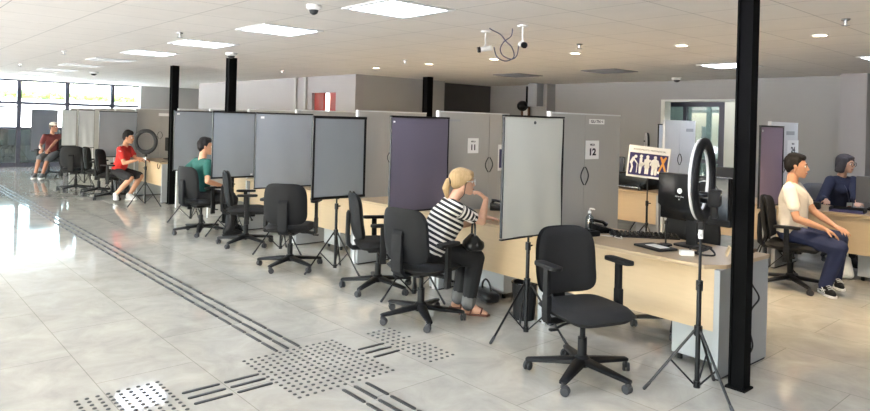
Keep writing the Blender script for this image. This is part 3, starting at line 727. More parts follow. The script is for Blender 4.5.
# ------------------------------------------------------------------ things on the near desk
D = .75
def monitor(name, x, y, z, yaw, w, h, label, m='glossblack', stand=True, thick=.045, lift=.16):
    t = thing(name, label, 'monitor', (x, y, z), yaw, 'computer monitors')
    MB().box((0, 0, lift+h/2), (thick, w, h), bev=.012).obj('casing', M[m], t)
    MB().box((thick/2+.001, 0, lift+h/2), (.003, w-.03, h-.03)).obj('display', M['display'], t)
    MB().box((-.03, 0, (lift+.1)/2), (.025, .09, lift+.1), bev=.006).obj('neck', M['plastic'], t)
    MB().prism(rrect(.18, .26, .05), .014, MX.Translation((-.02, 0, 0)), bev=.004).obj('foot', M['plastic'], t)
    return t
t = monitor('computer_monitor', -2.40, 4.80, D, R(82), .60, .36, 'large black monitor, seen from behind, on the near desk', lift=.185)
a = MB(); pts = [(-.30, .545), (.30, .545), (.30, .30), (.22, .25), (.08, .205), (-.06, .20), (-.22, .215), (-.30, .235)]
a.prism(pts, .035, MX(((0, 0, -1, -.02), (1, 0, 0, 0), (0, 1, 0, 0), (0, 0, 0, 1))), bev=.008).obj('back_cover', M['glossblack'], t)
q = MB().lathe([(.001, 0), (.115, 0), (.115, .006), (.108, .010), (.001, .010)], (-.053, -.12, .40), 40, MX.Rotation(R(-90), 3, 'Y')).obj('cable_disc', M['glossblack'], t)
MB().torus((-.062, -.12, .40), .112, .0045, MX.Rotation(R(90), 3, 'Y')).obj('disc_rim', M['grey_metal'], q)
f = face((-.0565, .10, .40), PI)
bd = MB().cyl((-.055, .10, .415), (-.0575, .10, .415), .021, seg=24).obj('logo_disc', M['white'], t)
text_part('All in One', .018, t, face((-.0575, .10, .372), PI), M['white']); text_part('PC', .014, t, face((-.0575, .10, .350), PI), M['white'])
# telephone, keyboard, pad ...
def keyboard(x, y, yaw, label, w=.44):
    t = thing('keyboard', label, 'keyboard', (x, y, D), yaw, 'keyboards')
    MB().prism([(-.07, 0), (.075, 0), (.075, .012), (-.07, .026)], w, MX.Translation((0, w/2, 0)) @ MX.Rotation(PI/2, 4, 'X'), bev=.003).obj('case', M['plastic'], t)
    k = MB()
    for r in range(5):
        for c_ in range(15): k.box((.055-.028*r, -w/2+.028+c_*(w-.056)/14, .0145+.0036*r+.003), (.021, .023, .007), bev=.002)
    k.obj('keys', M['glossblack'], t)
keyboard(-2.86, 4.86, R(-50), 'black keyboard lying across the near desk', .54)
t = thing('signature_pad', 'dark signature pad with a bright little display on the near desk', 'signature pad', (-2.545, 4.49, D), R(72))
MB().prism(rrect(.19, .28, .02), .014, bev=.004).obj('body', M['plastic'], t); MB().box((.01, -.01, .0145), (.09, .16, .003)).obj('display', M['paper'], t); MB().tube([(.075, -.06, .018), (.075, .06, .018)], .005).obj('pen', M['glossblack'], t)
def phone(x, y, z, yaw, label, m='glossblack'):
    t = thing('telephone', label, 'telephone', (x, y, z), yaw, 'desk telephones')
    MB().prism([(-.09, 0), (.09, 0), (.09, .03), (-.09, .075)], .16, MX.Translation((0, .08, 0)) @ MX.Rotation(PI/2, 4, 'X'), bev=.006).obj('base', M[m], t)
    MB().tube([(.075, .06, .05), (.04, .06, .075), (-.04, .06, .09), (-.08, .06, .085)], [.02, .013, .013, .022]).obj('handset', M[m], t)
    MB().box((-.02, -.025, .062), (.07, .07, .008), rot=MX.Rotation(R(14), 3, 'Y'), bev=.002).obj('keypad', M['rubber'], t)
phone(-3.20, 4.76, D, R(60), 'black desk telephone beside the divider numbered 12')
t = thing('card_reader', 'low black reader box at the edge of the near desk, behind the empty chair', 'reader', (-3.17, 4.53, D), R(75)); MB().box((0, 0, .022), (.11, .17, .044), bev=.008).obj('body', M['plastic'], t); MB().box((.0, 0, .045), (.05, .1, .003)).obj('window', M['glossblack'], t)
def bottle(x, y, z, h, r, m, capm, label, cat='bottle', pump=False):
    t = thing('bottle', label, cat, (x, y, z))
    MB().lathe([(.001, 0), (r, 0), (r, h*.62), (r*.9, h*.7), (r*.35, h*.82), (r*.32, h*.88), (.001, h*.88)], seg=20).obj('body', M[m], t)
    c_ = MB().lathe([(.001, h*.88), (r*.42, h*.88), (r*.42, h), (.001, h)], seg=16)
    if pump: c_.tube([(0, 0, h), (0, 0, h*1.12), (.04, 0, h*1.12), (.05, 0, h*1.09)], .006)
    c_.obj('cap', M[capm], t)
    return t
bottle(-3.30, 4.73, D, .17, .035, 'bottle', 'white', 'clear pump bottle of sanitiser standing by the divider numbered 12', pump=True)
bottle(-4.40, 4.92, D, .27, .042, 'bottle', 'navy', 'clear water bottle with blue cap on the desk of the woman in stripes')
tag(MB().tube(spl([(-3.12, 4.58, D+.006), (-3.02, 4.62, D+.006), (-3.0, 4.7, D+.006), (-2.98, 4.62, D+.006), (-2.9, 4.6, D+.006), (-2.96, 4.68, D+.006)]), .004).obj('cable', M['cable_white']), 'thin white cable trailing between the reader box and the keyboard', 'cable')
t = thing('mini_stand', 'thin black upright stand on the near desk beside the signature pad', 'stand', (-2.56, 4.665, D)); MB().lathe([(.001, 0), (.05, 0), (.045, .012), (.001, .012)]).obj('base', M['plastic'], t); MB().cyl((0, 0, .01), (0, 0, .17), .006).box((0, 0, .175), (.02, .02, .03), bev=.003).obj('stem', M['plastic'], t)
tag(MB().box((-2.27, 4.43, D+.017), (.09, .055, .034), rot=R(45), bev=.002).obj('box', M['white']), 'small white carton lying next to the signature pad', 'box')
tag(MB().tube(spl([(-2.30, 4.52, D+.008), (-2.2, 4.47, D+.03), (-2.17, 4.55, D+.05), (-2.24, 4.58, D+.06), (-2.3, 4.54, D+.03), (-2.22, 4.5, D+.008), (-2.13, 4.56, D+.008), (-2.2, 4.62, D+.04), (-2.28, 4.6, D+.012)]), .007).obj('cable', M['cable']), 'tangle of black cable on the near desk by the ring light', 'cable')
tag(MB().box((-2.08, 4.66, D+.035), (.012, .08, .07), rot=MX.Rotation(R(30), 3, 'Z') @ MX.Rotation(R(20), 3, 'Y')).obj('folded_card', M['wood_edge']), 'cream folded card standing on the near desk by the column', 'card')
t = thing('charger_plug', 'small black plug pack on the near desk beside the column', 'plug', (-2.04, 4.82, D)); MB().box((0, 0, .02), (.05, .07, .04), bev=.006).obj('body', M['plastic'], t); MB().box((0, .04, .025), (.02, .01, .02)).obj('pins', M['chrome'], t)
tag(MB().box((-2.055, 4.96, D+.011), (.07, .11, .022), rot=R(8), bev=.002).obj('notebook', M['brown']), 'small brown notebook on the far corner of the near desk', 'notebook')
tag(MB().tube(spl([(-1.9, 4.62, .66), (-1.885, 4.6, .6), (-1.86, 4.66, .5), (-1.885, 4.6, .42), (-1.88, 4.57, .3), (-1.87, 4.6, .18), (-1.885, 4.55, .1), (-1.87, 4.5, .012)]), .006).obj('cable', M['cable']), 'black cable hanging down the grey end of the near desk', 'cable')
t = thing('power_socket', 'blue and black power socket on the grey end of the near desk', 'socket', (-1.947, 4.62, .60)); MB().box((.014, 0, 0), (.028, .06, .10), bev=.006).obj('plate', M['plastic'], t); MB().cyl((.028, 0, .015), (.034, 0, .015), .018).obj('insert', M['navy'], t)
# waste bin
t = thing('waste_bin', 'black waste bin on the floor behind the legs of the warm grey screen', 'waste bin', (-3.63, 4.29, 0)); t.scale = (.86, .86, 1)
MB().lathe([(.001, 0), (.105, 0), (.125, .30), (.132, .30), (.132, .308), (.118, .308), (.10, .012), (.001, .012)], seg=28).obj('bucket', M['plastic'], t)
MB().torus((0, 0, .306), .126, .006).obj('rim', M['glossblack'], t)
# handbag on the lap, backpack on the floor
def bag(name, x, y, z, yaw, w, d, h, label, m, sub_m=None):
    t = thing(name, label, 'bag', (x, y, z), yaw)
    MB().hull([((-d/2+.03, -w/2+.05, .05), .045), ((-d/2+.03, w/2-.05, .05), .045), ((d/2-.03, -w/2+.05, .05), .045), ((d/2-.03, w/2-.05, .05), .045), ((0, -w/2+.07, h-.05), .04), ((0, w/2-.07, h-.05), .04)], sub=2).obj('body', m, t)
    MB().hull([((d/2, -w/2+.09, .06), .025), ((d/2, w/2-.09, .06), .025), ((d/2-.02, -w/2+.09, h*.5), .02), ((d/2-.02, w/2-.09, h*.5), .02)], sub=2).obj('pocket', m, t)
    MB().tube(spl([(0, -w/4, h-.03), (0, -w/5, h+.06), (0, 0, h+.1), (0, w/5, h+.06), (0, w/4, h-.03)]), .009).obj('strap', m, t)
    return t
bag('backpack', -4.22, 4.44, 0, R(70), .36, .12, .09, 'flat black bag lying on the floor beneath the desk of the woman in stripes', M['leather'])
bag('backpack', -14.40, 4.16, 0, R(-50), .34, .18, .44, 'dark backpack on the floor beside the desk of the man in red', M['leather'])
bag('carrier_bag', -2.47, 8.40, 0, R(-60), .26, .14, .26, 'white carrier bag on the floor beneath the desk of the clerk in navy', M['white'])

# station 11 desk
phone(-4.62, 5.02, D, R(40), 'black desk telephone on the desk of the woman in stripes')
t = thing('plastic_cup', 'clear plastic cup in front of the woman in stripes', 'cup', (-4.05, 4.62, D)); MB().lathe([(.001, 0), (.027, 0), (.037, .10), (.034, .10), (.025, .004), (.001, .004)]).obj('wall', M['bottle'], t); MB().torus((0, 0, .10), .036, .002).obj('lip', M['white'], t)
tag(MB().box((-4.0, 4.86, D+.04), (.10, .08, .08), rot=R(40), bev=.004).obj('box', M['white']), 'small white carton on the desk of the woman in stripes', 'box')
monitor('computer_monitor', -3.75, 4.86, D, R(120), .48, .28, 'black monitor on the desk of the woman in stripes, hidden by the pale screen')
for k, (x, l) in enumerate(((-5.5, 'behind the purple screen'), (-6.9, 'behind the black-bordered screen'), (-8.25, 'by the empty chair in profile'), (-9.6, 'of the man in green'))):
    monitor('computer_monitor', x, 4.80+(.2 if k == 3 else 0), D, R(100), .48, .28, 'black monitor on the desk '+l)
# desk of the man in red
phone(-12.62, 4.72, D, R(20), 'black desk telephone on the desk of the man in red')
t = thing('intercom', 'upright black intercom handset on the desk of the man in red', 'intercom', (-12.52, 4.86, D)); MB().box((0, 0, .01), (.12, .16, .02), bev=.005).obj('base', M['plastic'], t); MB().box((-.02, 0, .13), (.05, .11, .22), bev=.014).obj('tower', M['plastic'], t)
tag(MB().tube(spl([(-12.9, 4.55, D+.006), (-12.75, 4.5, D+.006), (-12.6, 4.36, D+.006), (-12.5, 4.244, D-.02), (-12.45, 4.235, .64), (-12.4, 4.24, .66), (-12.38, 4.244, D-.03)]), .006).obj('cable', M['cable']), 'black cable draped over the desk edge of the man in red', 'cable')
t = monitor('computer_monitor', -13.35, 4.78, D, R(95), .46, .27, 'black monitor at the far end of the desk of the man in red')

# second row
t = thing('preferential_sign', 'navy sign of five white and gold figures on a black tripod', 'sign', (-4.43, 7.58, 0), R(-52), None)
tripod(t, .40, .3, .4, 1.3, .010)
SG = MX.Translation((.022, 0, 1.20)) @ MX.Diagonal((1, .93, .93, 1)) @ MX.Rotation(R(-5), 4, 'X')
b = MB().box((0, 0, 0), (.014, .545, .43), bev=.003); b.bm.transform(SG); b.obj('board', M['white'], t)
b = MB().box((.008, 0, -.035), (.003, .505, .305)); b.bm.transform(SG); b.obj('navy_field', M['navy'], t)
def sgx(y, z, x=.0098): return SG @ V((x, y, z))
def sgf(y, z): return SG @ face((.0098, y, z), 0)
text_part('ATENDIMENTO PREFERENCIAL', .030, t, sgf(0, .163), sx=1.03)
def flat(fig, m, x=.0112):
    b = MB()
    for f in fig:
        if f[0] == 'o': b.cyl(sgx(f[1], f[2], .0095), sgx(f[1], f[2], x), f[3], seg=16)
        else:
            (y0, z0), (y1, z1), r0, r1 = f[1:]
            d = V((y1-y0, z1-z0)).normalized(); n = V((-d.y, d.x))
            b.prism([(y0+n.x*r0, z0+n.y*r0), (y1+n.x*r1, z1+n.y*r1), (y1-n.x*r1, z1-n.y*r1), (y0-n.x*r0, z0-n.y*r0)], .0016, SG @ face((.0096, 0, 0), 0))
            b.cyl(sgx(y0, z0, .0096), sgx(y0, z0, x), r0, seg=12); b.cyl(sgx(y1, z1, .0096), sgx(y1, z1, x), r1, seg=12)
    return b.obj('pictogram', m, t, smooth=False)
L = lambda a, b, r0=.012, r1=None: ('l', a, b, r0, r0 if r1 is None else r1)
y = -.195
flat([('o', y+.022, .065, .02), L((y-.005, .04), (y-.03, -.02), .018), L((y-.03, -.02), (y-.012, -.08), .012), L((y-.012, -.08), (y-.025, -.15), .011), L((y+.0, .03), (y+.035, -.01), .009), L((y+.035, -.01), (y+.05, -.03), .007), L((y+.05, -.03), (y+.05, -.15), .005)], M['white'])
y = -.10
flat([('o', y, .075, .02), L((y, .04), (y, -.02), .018), L((y+.02, -.03), (y+.01, -.04), .026), L((y, -.04), (y, -.15), .022, .014)], M['white'])
y = -.015
flat([('o', y, .075, .02), L((y, .04), (y, -.06), .022, .032), L((y-.03, .03), (y-.035, -.03), .009), L((y-.035, -.03), (y+.03, .01), .009), ('o', y+.035, .025, .014), L((y-.012, -.07), (y-.012, -.15), .012), L((y+.014, -.07), (y+.014, -.15), .012)], M['white'])
y = .085
flat([('o', y, .075, .02), L((y, .02), (y, -.04), .036, .04), L((y-.035, .03), (y-.055, -.03), .011), L((y+.035, .03), (y+.055, -.03), .011), L((y-.02, -.06), (y-.02, -.15), .017), L((y+.02, -.06), (y+.02, -.15), .017)], M['white'])
y = .19
flat([L((y-.03, .085), (y+.04, -.10), .012), L((y+.03, .085), (y-.04, -.10), .012), L((y-.03, .085), (y, .05), .01), L((y+.03, .085), (y, .05), .01)], M['gold'])
flat([('o', y-.045, -.12, .018), ('o', y+.045, -.12, .018)], M['white'])
t = thing('printer', 'low black printer with a silver tray on the desk behind the preferential sign', 'printer', (-5.18, 8.62, D), R(-90))
MB().box((0, 0, .11), (.36, .52, .22), bev=.02).obj('body', M['glossblack'], t); MB().box((.2, 0, .03), (.12, .36, .02), bev=.004).obj('paper_tray', M['chrome'], t); MB().box((0, 0, .226), (.3, .44, .014), bev=.004).obj('lid', M['plastic'], t)
monitor('computer_monitor', -5.74, 8.72, D, R(-75), .46, .28, 'dark monitor beside the printer of the second row')
t = monitor('computer_monitor', -3.98, 8.72, D, R(-78), .44, .25, 'dark monitor with a silver bezel behind the near ring light', m='rubber', lift=.14)
phone(-4.05, 8.40, D, R(-70), 'black desk telephone before the monitor with the silver bezel')
bottle(-5.0, 8.36, D, .10, .03, 'glossblack', 'glossblack', 'small dark bottle on the desk by the preferential sign')
t = monitor('computer_monitor', -2.14, 8.74, D, R(92), .58, .31, 'dark grey monitor, seen from behind, at the desk of the clerk in navy', m='grey_chair', lift=.09)
MB().cyl((-.022, .02, .29), (-.026, .02, .29), .032, seg=24).obj('logo_disc', M['white'], t); text_part('hp', .045, t, face((-.0265, .02, .292), PI), M['rubber'])
MB().box((-.024, -.02, .19), (.004, .26, .018)).obj('vent_strip', M['white'], t)
t = thing('document_tray', 'dark purple document tray on the desk before the clerk in navy', 'tray', (-2.42, 8.42, D), R(6)); MB().box((0, 0, .008), (.34, .2, .016), bev=.003).obj('base', M['navy'], t)
MB().span((-.17, -.1, .016), (-.16, .1, .05)).span((.16, -.1, .016), (.17, .1, .05)).span((-.16, .09, .016), (.16, .1, .05)).obj('rim', M['plastic'], t)
t = thing('card_reader', 'black reader box on the desk in front of the man in white', 'reader', (-2.80, 8.40, D), R(10)); MB().box((0, 0, .04), (.2, .14, .08), bev=.01).obj('body', M['plastic'], t); MB().box((0, -.072, .05), (.1, .004, .03)).obj('window', M['glossblack'], t)
keyboard(-2.14, 8.90, R(92), 'black keyboard on the desk of the clerk in navy', .42)
tag(MB().box((-2.02, 8.36, D+.012), (.12, .07, .024), rot=R(-12), bev=.004).obj('box', M['white']), 'small white carton on the desk edge below the rear of the grey monitor', 'box')

# ------------------------------------------------------------------ people
def baked(mb, name, m, parent, voxel, smooth=6, fac=.5, attr=None, label=None):
    me = bpy.data.meshes.new(name); mb.bm.to_mesh(me); mb.bm.free()
    o = bpy.data.objects.new(name, me); C.objects.link(o)
    r = o.modifiers.new('r', 'REMESH'); r.mode = 'VOXEL'; r.voxel_size = voxel
    s = o.modifiers.new('s', 'SMOOTH'); s.factor = fac; s.iterations = smooth
    dg = bpy.context.evaluated_depsgraph_get(); dg.update()
    nm = bpy.data.meshes.new_from_object(o.evaluated_get(dg)); bpy.data.objects.remove(o); bpy.data.meshes.remove(me)
    nm.name = name; nm.materials.clear(); nm.materials.append(m)
    nm.polygons.foreach_set('use_smooth', [True]*len(nm.polygons))
    if attr:
        at = nm.attributes.new('band', 'FLOAT', 'POINT')
        at.data.foreach_set('value', [attr(v.co) for v in nm.vertices])
    p = bpy.data.objects.new(name, nm); C.objects.link(p); p.parent = parent
    if label: p['label'] = label
    return p
def ik(a, c, l1, l2, pole):
    a, c, pole = V(a), V(c), V(pole); d = c-a; L = min(d.length, (l1+l2)*.999); u = d.normalized()
    x = (l1*l1-l2*l2+L*L)/(2*L); h = math.sqrt(max(0, l1*l1-x*x))
    n = (pole-u*pole.dot(u)).normalized()
    return a+u*x+n*h
def frame(f, u):                                  # columns: forward, left, up
    f = V(f).normalized(); u = V(u); l = u.cross(f).normalized(); u = f.cross(l).normalized()
    return MX((f, l, u)).transposed()
def hand(mb, wst, d, n, thumb, curl=.5, s=1.0, spread=1):
    wst, d, n = V(wst), V(d).normalized(), V(n); n = (n-d*n.dot(d)).normalized(); t = d.cross(n).normalized()*thumb
    k1, k4 = wst+d*.088*s+t*.030*s, wst+d*.078*s-t*.032*s
    mb.hull([(wst, .021*s), (wst+d*.03*s+t*.02*s, .017*s), (k1, .0125*s), (k4, .0115*s), (wst+d*.03*s-t*.018*s, .016*s)])
    for i, L in enumerate((.070, .078, .073, .058)):
        b = k1.lerp(k4, i/3); dd = (d+t*(.10-.07*i)*spread).normalized(); p = b
        for j, (fr, r) in enumerate(((.45, .0090), (.32, .0082), (.23, .0074))):
            a = curl*(.55+.55*j)*(1+.06*i); q = p+(dd*math.cos(a)+n*math.sin(a))*L*fr*s
            mb.cap(p, r*s, q, (r-.0007)*s); p = q
    b = wst+d*.028*s+t*.026*s; p = b+(d*.55+t*.75+n*.35).normalized()*.042*s
    mb.cap(b, .0125*s, p, .0105*s); mb.cap(p, .0105*s, p+(d*.85+t*.25+n*.45).normalized()*.032*s, .0085*s)
def head_mesh(mb, c, F, s=1.0, female=False):
    def q(f, l, u): return V(c)+F @ (V((f, l, u))*s)
    def r(a, b_, e): return (a*s, b_*s, e*s)
    mb.hull_rot([(q(-.012, 0, .032), r(.096, .075, .088), F)], 3)
    mb.hull_rot([(q(.018, 0, .0), r(.078, .066, .07), F), (q(.05, 0, -.052), r(.044, .048, .040), F), (q(.070, 0, -.092), r(.022, .026, .020), F), (q(-.0, 0, -.05), r(.05, .060, .04), F)], 3)
    mb.hull_rot([(q(.084, 0, .022), r(.010, .009, .012), F), (q(.110, 0, -.022), r(.012, .012, .010), F), (q(.088, 0, -.030), r(.012, .018, .010), F)])
    mb.hull_rot([(q(.088, .028, .030), r(.010, .022, .008), F), (q(.088, -.028, .030), r(.010, .022, .008), F)])
    mb.hull_rot([(q(.092, 0, -.056), r(.010, .022, .007), F)]); mb.hull_rot([(q(.088, 0, -.066), r(.010, .018, .007), F)])
    for sd in (-1, 1):
        mb.hull_rot([(q(-.005, sd*.076, .012), r(.020, .009, .018), F), (q(.0, sd*.073, -.022), r(.012, .008, .014), F)])
def head_bits(c, F, body, s, hair_m, lipc=True):
    def q(f, l, u): return V(c)+F @ (V((f, l, u))*s)
    for sd in (-1, 1):
        e = MB().ell(q(.079, sd*.031, .008), (.0125*s,)*3, sub=2).obj('eye', M['eyewhite'], body)
        MB().ell(q(.0885, sd*.031, .008), (.0055*s,)*3, sub=2).obj('iris', M['iris'], e)
        MB().tube([q(.092, sd*.012, .028), q(.095, sd*.03, .034), q(.084, sd*.05, .028)], [.003*s, .0038*s, .002*s]).obj('eyebrow', hair_m, body)
    MB().tube([q(.088, .024, -.061), q(.1015, .008, -.059), q(.1015, -.008, -.059), q(.088, -.024, -.061)], [.003*s, .005*s, .005*s, .003*s]).obj('mouth', M['lip'], body)
def person(name, label, hip, yaw, tyaw, lean, hyaw, hpitch, feet, wrists, hands, skin, shirt, pants, hair, vox=.007,
           female=False, s=1.0, knee_pole=None, sleeve=.55, pant_len=1.0, side=0, roll=0, elbows=None, headlift=0, toeyaw=None, shoe=None, band=False, girth=1.0, build=1.0, leg=1.0):
    """hip: world point between the hip joints.  feet/wrists: world (left, right).  yaw legs, tyaw torso, hyaw head (degrees)."""
    t = thing('person', label, 'person', (hip[0], hip[1], 0), 0, None)
    O = V((hip[0], hip[1], 0)); H = V((0, 0, hip[2]))
    dr = lambda a: V((math.cos(R(a)), math.sin(R(a)), 0))
    Z = V((0, 0, 1)); fy, ft = dr(yaw), dr(tyaw); lf, lt = V((-fy.y, fy.x, 0)), V((-ft.y, ft.x, 0))
    spine = (Z*math.cos(R(lean))+ft*math.sin(R(lean))+lt*side).normalized()
    TF = frame(ft-spine*ft.dot(spine), spine)
    ch = H+spine*.36*s; nk = H+spine*.50*s+TF @ V((-.01, 0, 0)); hc = nk+(spine*.55+Z*.45)*(.165+headlift)*s+dr(hyaw)*.035*s
    HF = frame(dr(hyaw)*math.cos(R(hpitch))+Z*math.sin(R(hpitch)), Z+TF @ V((0, roll, 0)))
    sw = (.165 if female else .19)*s*build; shl = [H+spine*.445*s+TF @ V((.0, sd*sw, 0)) for sd in (1, -1)]
    hj = [H+lf*sd*.088*s for sd in (1, -1)]
    ft_w = [V(p)-O for p in feet]; wr = [V(p)-O for p in wrists]
    ank = [V((p.x, p.y, .085 if p.z < .05 else p.z)) for p in ft_w]
    kp = knee_pole or (fy*1.0+Z*.9)
    kn = [ik(hj[i], ank[i], .44*s, .42*s, kp if not isinstance(kp, (list, tuple)) else kp[i]) for i in (0, 1)]
    ep = elbows or [-Z+TF @ V((-.4, .35*sd, 0)) for sd in (1, -1)]
    el = [ik(shl[i], wr[i], .29*s, .255*s, ep[i]) for i in (0, 1)]
    g = s*girth
    ID = MX.Identity(3)
    def torso(mb, o, low=True):
        pe = [(H+Z*.02+TF @ V((.0, 0, 0)), ((.115*g+o), (.165*g+o), (.105*s+o)), TF)]
        wa = [(H+spine*.20*s+TF @ V((.012, 0, 0)), (.108*g+o, .145*g+o, .09*s+o), TF)]
        cs = [(ch+TF @ V((.01, 0, -.02)), (.112*g+o, .155*s*build+o, .125*s+o), TF)]
        up = [(shl[i]+TF @ V((-.005, (-.035 if i == 0 else .035), -.012)), (.058*s+o, .058*s+o, .055*s+o), TF) for i in (0, 1)]
        mb.hull_rot(pe+wa); mb.hull_rot(wa+cs); mb.hull_rot(cs+up)
        mb.hull_rot([(nk+TF @ V((0, 0, -.02)), (.05*s+o*.4, .062*s+o*.4, .04*s), TF)]+up)
        if female: 
            for sd in (1, -1): mb.hull_rot([(ch+TF @ V((.085, sd*.07, -.035)), (.058+o, .062+o, .062+o), TF), (ch+TF @ V((.02, sd*.07, .02)), (.07+o, .06+o, .07+o), TF)])
    b = MB(); torso(b, -.006)
    b.hull([(nk-spine*.02, .056*s), (hc+HF @ V((-.022, 0, -.06)), .052*s)])
    head_mesh(b, hc, HF, s, female)
    for i, sd in ((0, 1), (1, -1)):
        b.cap(shl[i], .052*s, shl[i].lerp(el[i], .5), .044*s); b.cap(shl[i].lerp(el[i], .5), .044*s, el[i], .036*s)
        b.cap(el[i], .037*s, el[i].lerp(wr[i], .35), .038*s); b.cap(el[i].lerp(wr[i], .35), .038*s, wr[i], .024*s)
        hd, hn, cu = hands[i]; hand(b, wr[i], hd, hn, sd if not female else sd, cu, s*(.95 if female else 1.03))
        b.cap(hj[i], .08*s, kn[i], .056*s); b.cap(kn[i], .054*s, kn[i].lerp(ank[i], .35), .054*s); b.cap(kn[i].lerp(ank[i], .35), .054*s, ank[i], .036*s)
        td = dr(toeyaw[i] if toeyaw else yaw)
        b.hull([(ank[i], .034*s), (V((ank[i].x, ank[i].y, 0))-td*.035+Z*(ank[i].z-.05), .03*s), (V((ank[i].x, ank[i].y, 0))+td*.12+Z*(ank[i].z-.058), .024*s), (V((ank[i].x, ank[i].y, 0))+td*.155+Z*(ank[i].z-.066), .018*s)])
    body = baked(b, 'body', skin, t, vox, 5)
    head_bits(hc, HF, body, s, hair)
    # shirt
    m = MB(); torso(m, .012)
    for i in (0, 1):
        e = shl[i].lerp(el[i], sleeve)
        m.cap(shl[i], .068*s, e, .060*s)
        if sleeve > 1: m.cap(el[i], .05*s, el[i].lerp(wr[i], sleeve-1), .040*s)
    def att(p):
        i = 0 if (p-shl[0]).length < (p-shl[1]).length else 1
        a = el[i]-shl[i]; k = (p-shl[i]).dot(a)/a.length_squared
        ax = (p-shl[i]-a*k).length
        if k > .12 and ax < .085 and abs((p-H-spine*.3).dot(lt)) > .17*s: return .3+k*a.length
        return (p-H).dot(spine)
    # open neckline
    sh = baked(m, 'shirt', shirt, t, max(vox, .008), 7, attr=att if band else None)
    m = MB()
    m.hull_rot([(H+Z*.0, (.125*g, .178*g, .10*s), TF)])
    for i in (0, 1):
        k2 = hj[i].lerp(kn[i], min(1, pant_len*2))
        m.cap(hj[i], .096*s*leg, k2, .074*s*leg if pant_len >= .5 else .085*s)
        if pant_len > .5:
            e = kn[i].lerp(ank[i], (pant_len-.5)*2); m.cap(kn[i], .072*s*leg, kn[i].lerp(e, .4), .068*s*leg); m.cap(kn[i].lerp(e, .4), .068*s*leg, e, .056*s*leg)
    baked(m, 'trousers' if pant_len > .5 else 'shorts', pants, t, max(vox, .008), 5)
    def q(f, l, u): return hc+HF @ (V((f, l, u))*s)
    return dict(t=t, hc=hc, HF=HF, q=q, kn=kn, ank=ank, el=el, wr=wr, body=body, dr=dr, O=O, H=H, nk=nk, shl=shl, spine=spine, TF=TF, yaw=yaw, toe=toeyaw, s=s)
def hair_short(p, m, top=.0, vox=.007):
    q, F, s = p['q'], p['HF'], p['s']; b = MB()
    b.hull_rot([(q(-.022, 0, .050), (.094*s, .081*s, .080*s), F), (q(-.055, 0, .0), (.055*s, .074*s, .055*s), F)], 3)
    b.hull_rot([(q(.048, 0, .094), (.038*s, .058*s, .026*s+top), F), (q(-.02, 0, .10), (.07*s, .066*s, .036*s+top), F)], 3)
    for sd in (-1, 1): b.hull_rot([(q(.012, sd*.069, .03), (.014*s, .012*s, .03*s), F), (q(-.03, sd*.07, .02), (.03*s, .012*s, .05*s), F)])
    b.hull_rot([(q(-.06, 0, -.04), (.03*s, .055*s, .03*s), F), (q(-.06, 0, 0), (.04*s, .065*s, .03*s), F)])
    return baked(b, 'hair', m, p['t'], vox, 3)
def shoes(p, m, sole, vox=.007, stripes=False):
    Z = V((0, 0, 1))
    for i in (0, 1):
        a = p['ank'][i]; td = p['dr'](p['toe'][i] if p['toe'] else p['yaw']); n = V((-td.y, td.x, 0)); g = V((a.x, a.y, a.z-.085)); b = MB()
        b.hull([(g-td*.045+Z*.045, .038), (g+Z*.085, .047), (g+td*.05+Z*.07, .04), (g-td*.03+Z*.08, .043)])
        b.hull([(g-td*.045+Z*.045, .038), (g+td*.05+Z*.06, .04), (g+td*.13+Z*.042, .034), (g+td*.165+Z*.036, .026), (g+td*.10+n*.012+Z*.04, .036), (g+td*.10-n*.012+Z*.04, .036)])
        o = baked(b, 'shoe', m, p['t'], vox, 3)
        so = MB(); pts = [(-.085, -.03), (-.085, .03), (-.03, .038), (.10, .046), (.16, .04), (.195, .015), (.195, -.015), (.16, -.04), (.10, -.046), (.0-.03, -.038)]
        ma = MX((td, n, Z)).transposed().to_4x4(); ma.translation = g
        so.prism(pts, .022, ma, bev=.004); so.obj('sole', sole, o)
        if stripes:
            for sd in (-1, 1):
                ln = MB()
                for (x0, z0, x1, z1) in ((-.02, .085, .045, .03), (.02, .09, .085, .03), (-.05, .04, .09, .062)):
                    P0 = g+td*x0+n*sd*(.044)+Z*z0; P1 = g+td*x1+n*sd*(.046)+Z*z1
                    ln.tube([P0, P0.lerp(P1, .5)+n*sd*.004, P1], .005, 6)
                ln.obj('side_stripe', M['white'], o)
            lc = MB()
            for k in range(4): lc.tube([g+td*(.05+.022*k)+n*.025+Z*(.105-.011*k), g+td*(.055+.022*k)+Z*(.116-.011*k), g+td*(.05+.022*k)-n*.025+Z*(.105-.011*k)], .004, 6)
            lc.obj('laces', M['white'], o)

# woman in the striped shirt
pw = person('woman', 'seated woman with blond ponytail and striped black and white shirt, hand at her mouth',
   (-4.15, 3.64, .55), 70, 60, 27, 56, 0, [(-4.18, 4.04, 0), (-3.99, 3.98, 0)], [(-4.12, 4.32, .79), (-3.955, 4.13, .985)],
   [((.5, .6, -.1), (0, 0, -1), .4), ((-.5, -.52, .62), (-.5, -.4, -.6), .75)], M['skin_a'], M['stripes'], M['trouser_black'], M['hair_blond'], .0065, True, .97,
   band=True, sleeve=.62, girth=1.26, leg=1.14, elbows=[V((-.3, -.2, -1)), V((.55, .25, -1))], pant_len=.93, toeyaw=[50, 40])
q, F = pw['q'], pw['HF']; b = MB()
b.hull_rot([(q(-.020, 0, .046), (.098, .083, .084), F), (q(-.05, 0, .0), (.06, .078, .06), F)], 3)
b.hull_rot([(q(.055, 0, .082), (.042, .062, .028), F), (q(-.01, 0, .09), (.07, .07, .04), F)], 3)
b.hull_rot([(q(.090, .01, .058), (.012, .045, .022), F), (q(.06, 0, .085), (.03, .055, .02), F)], 3)
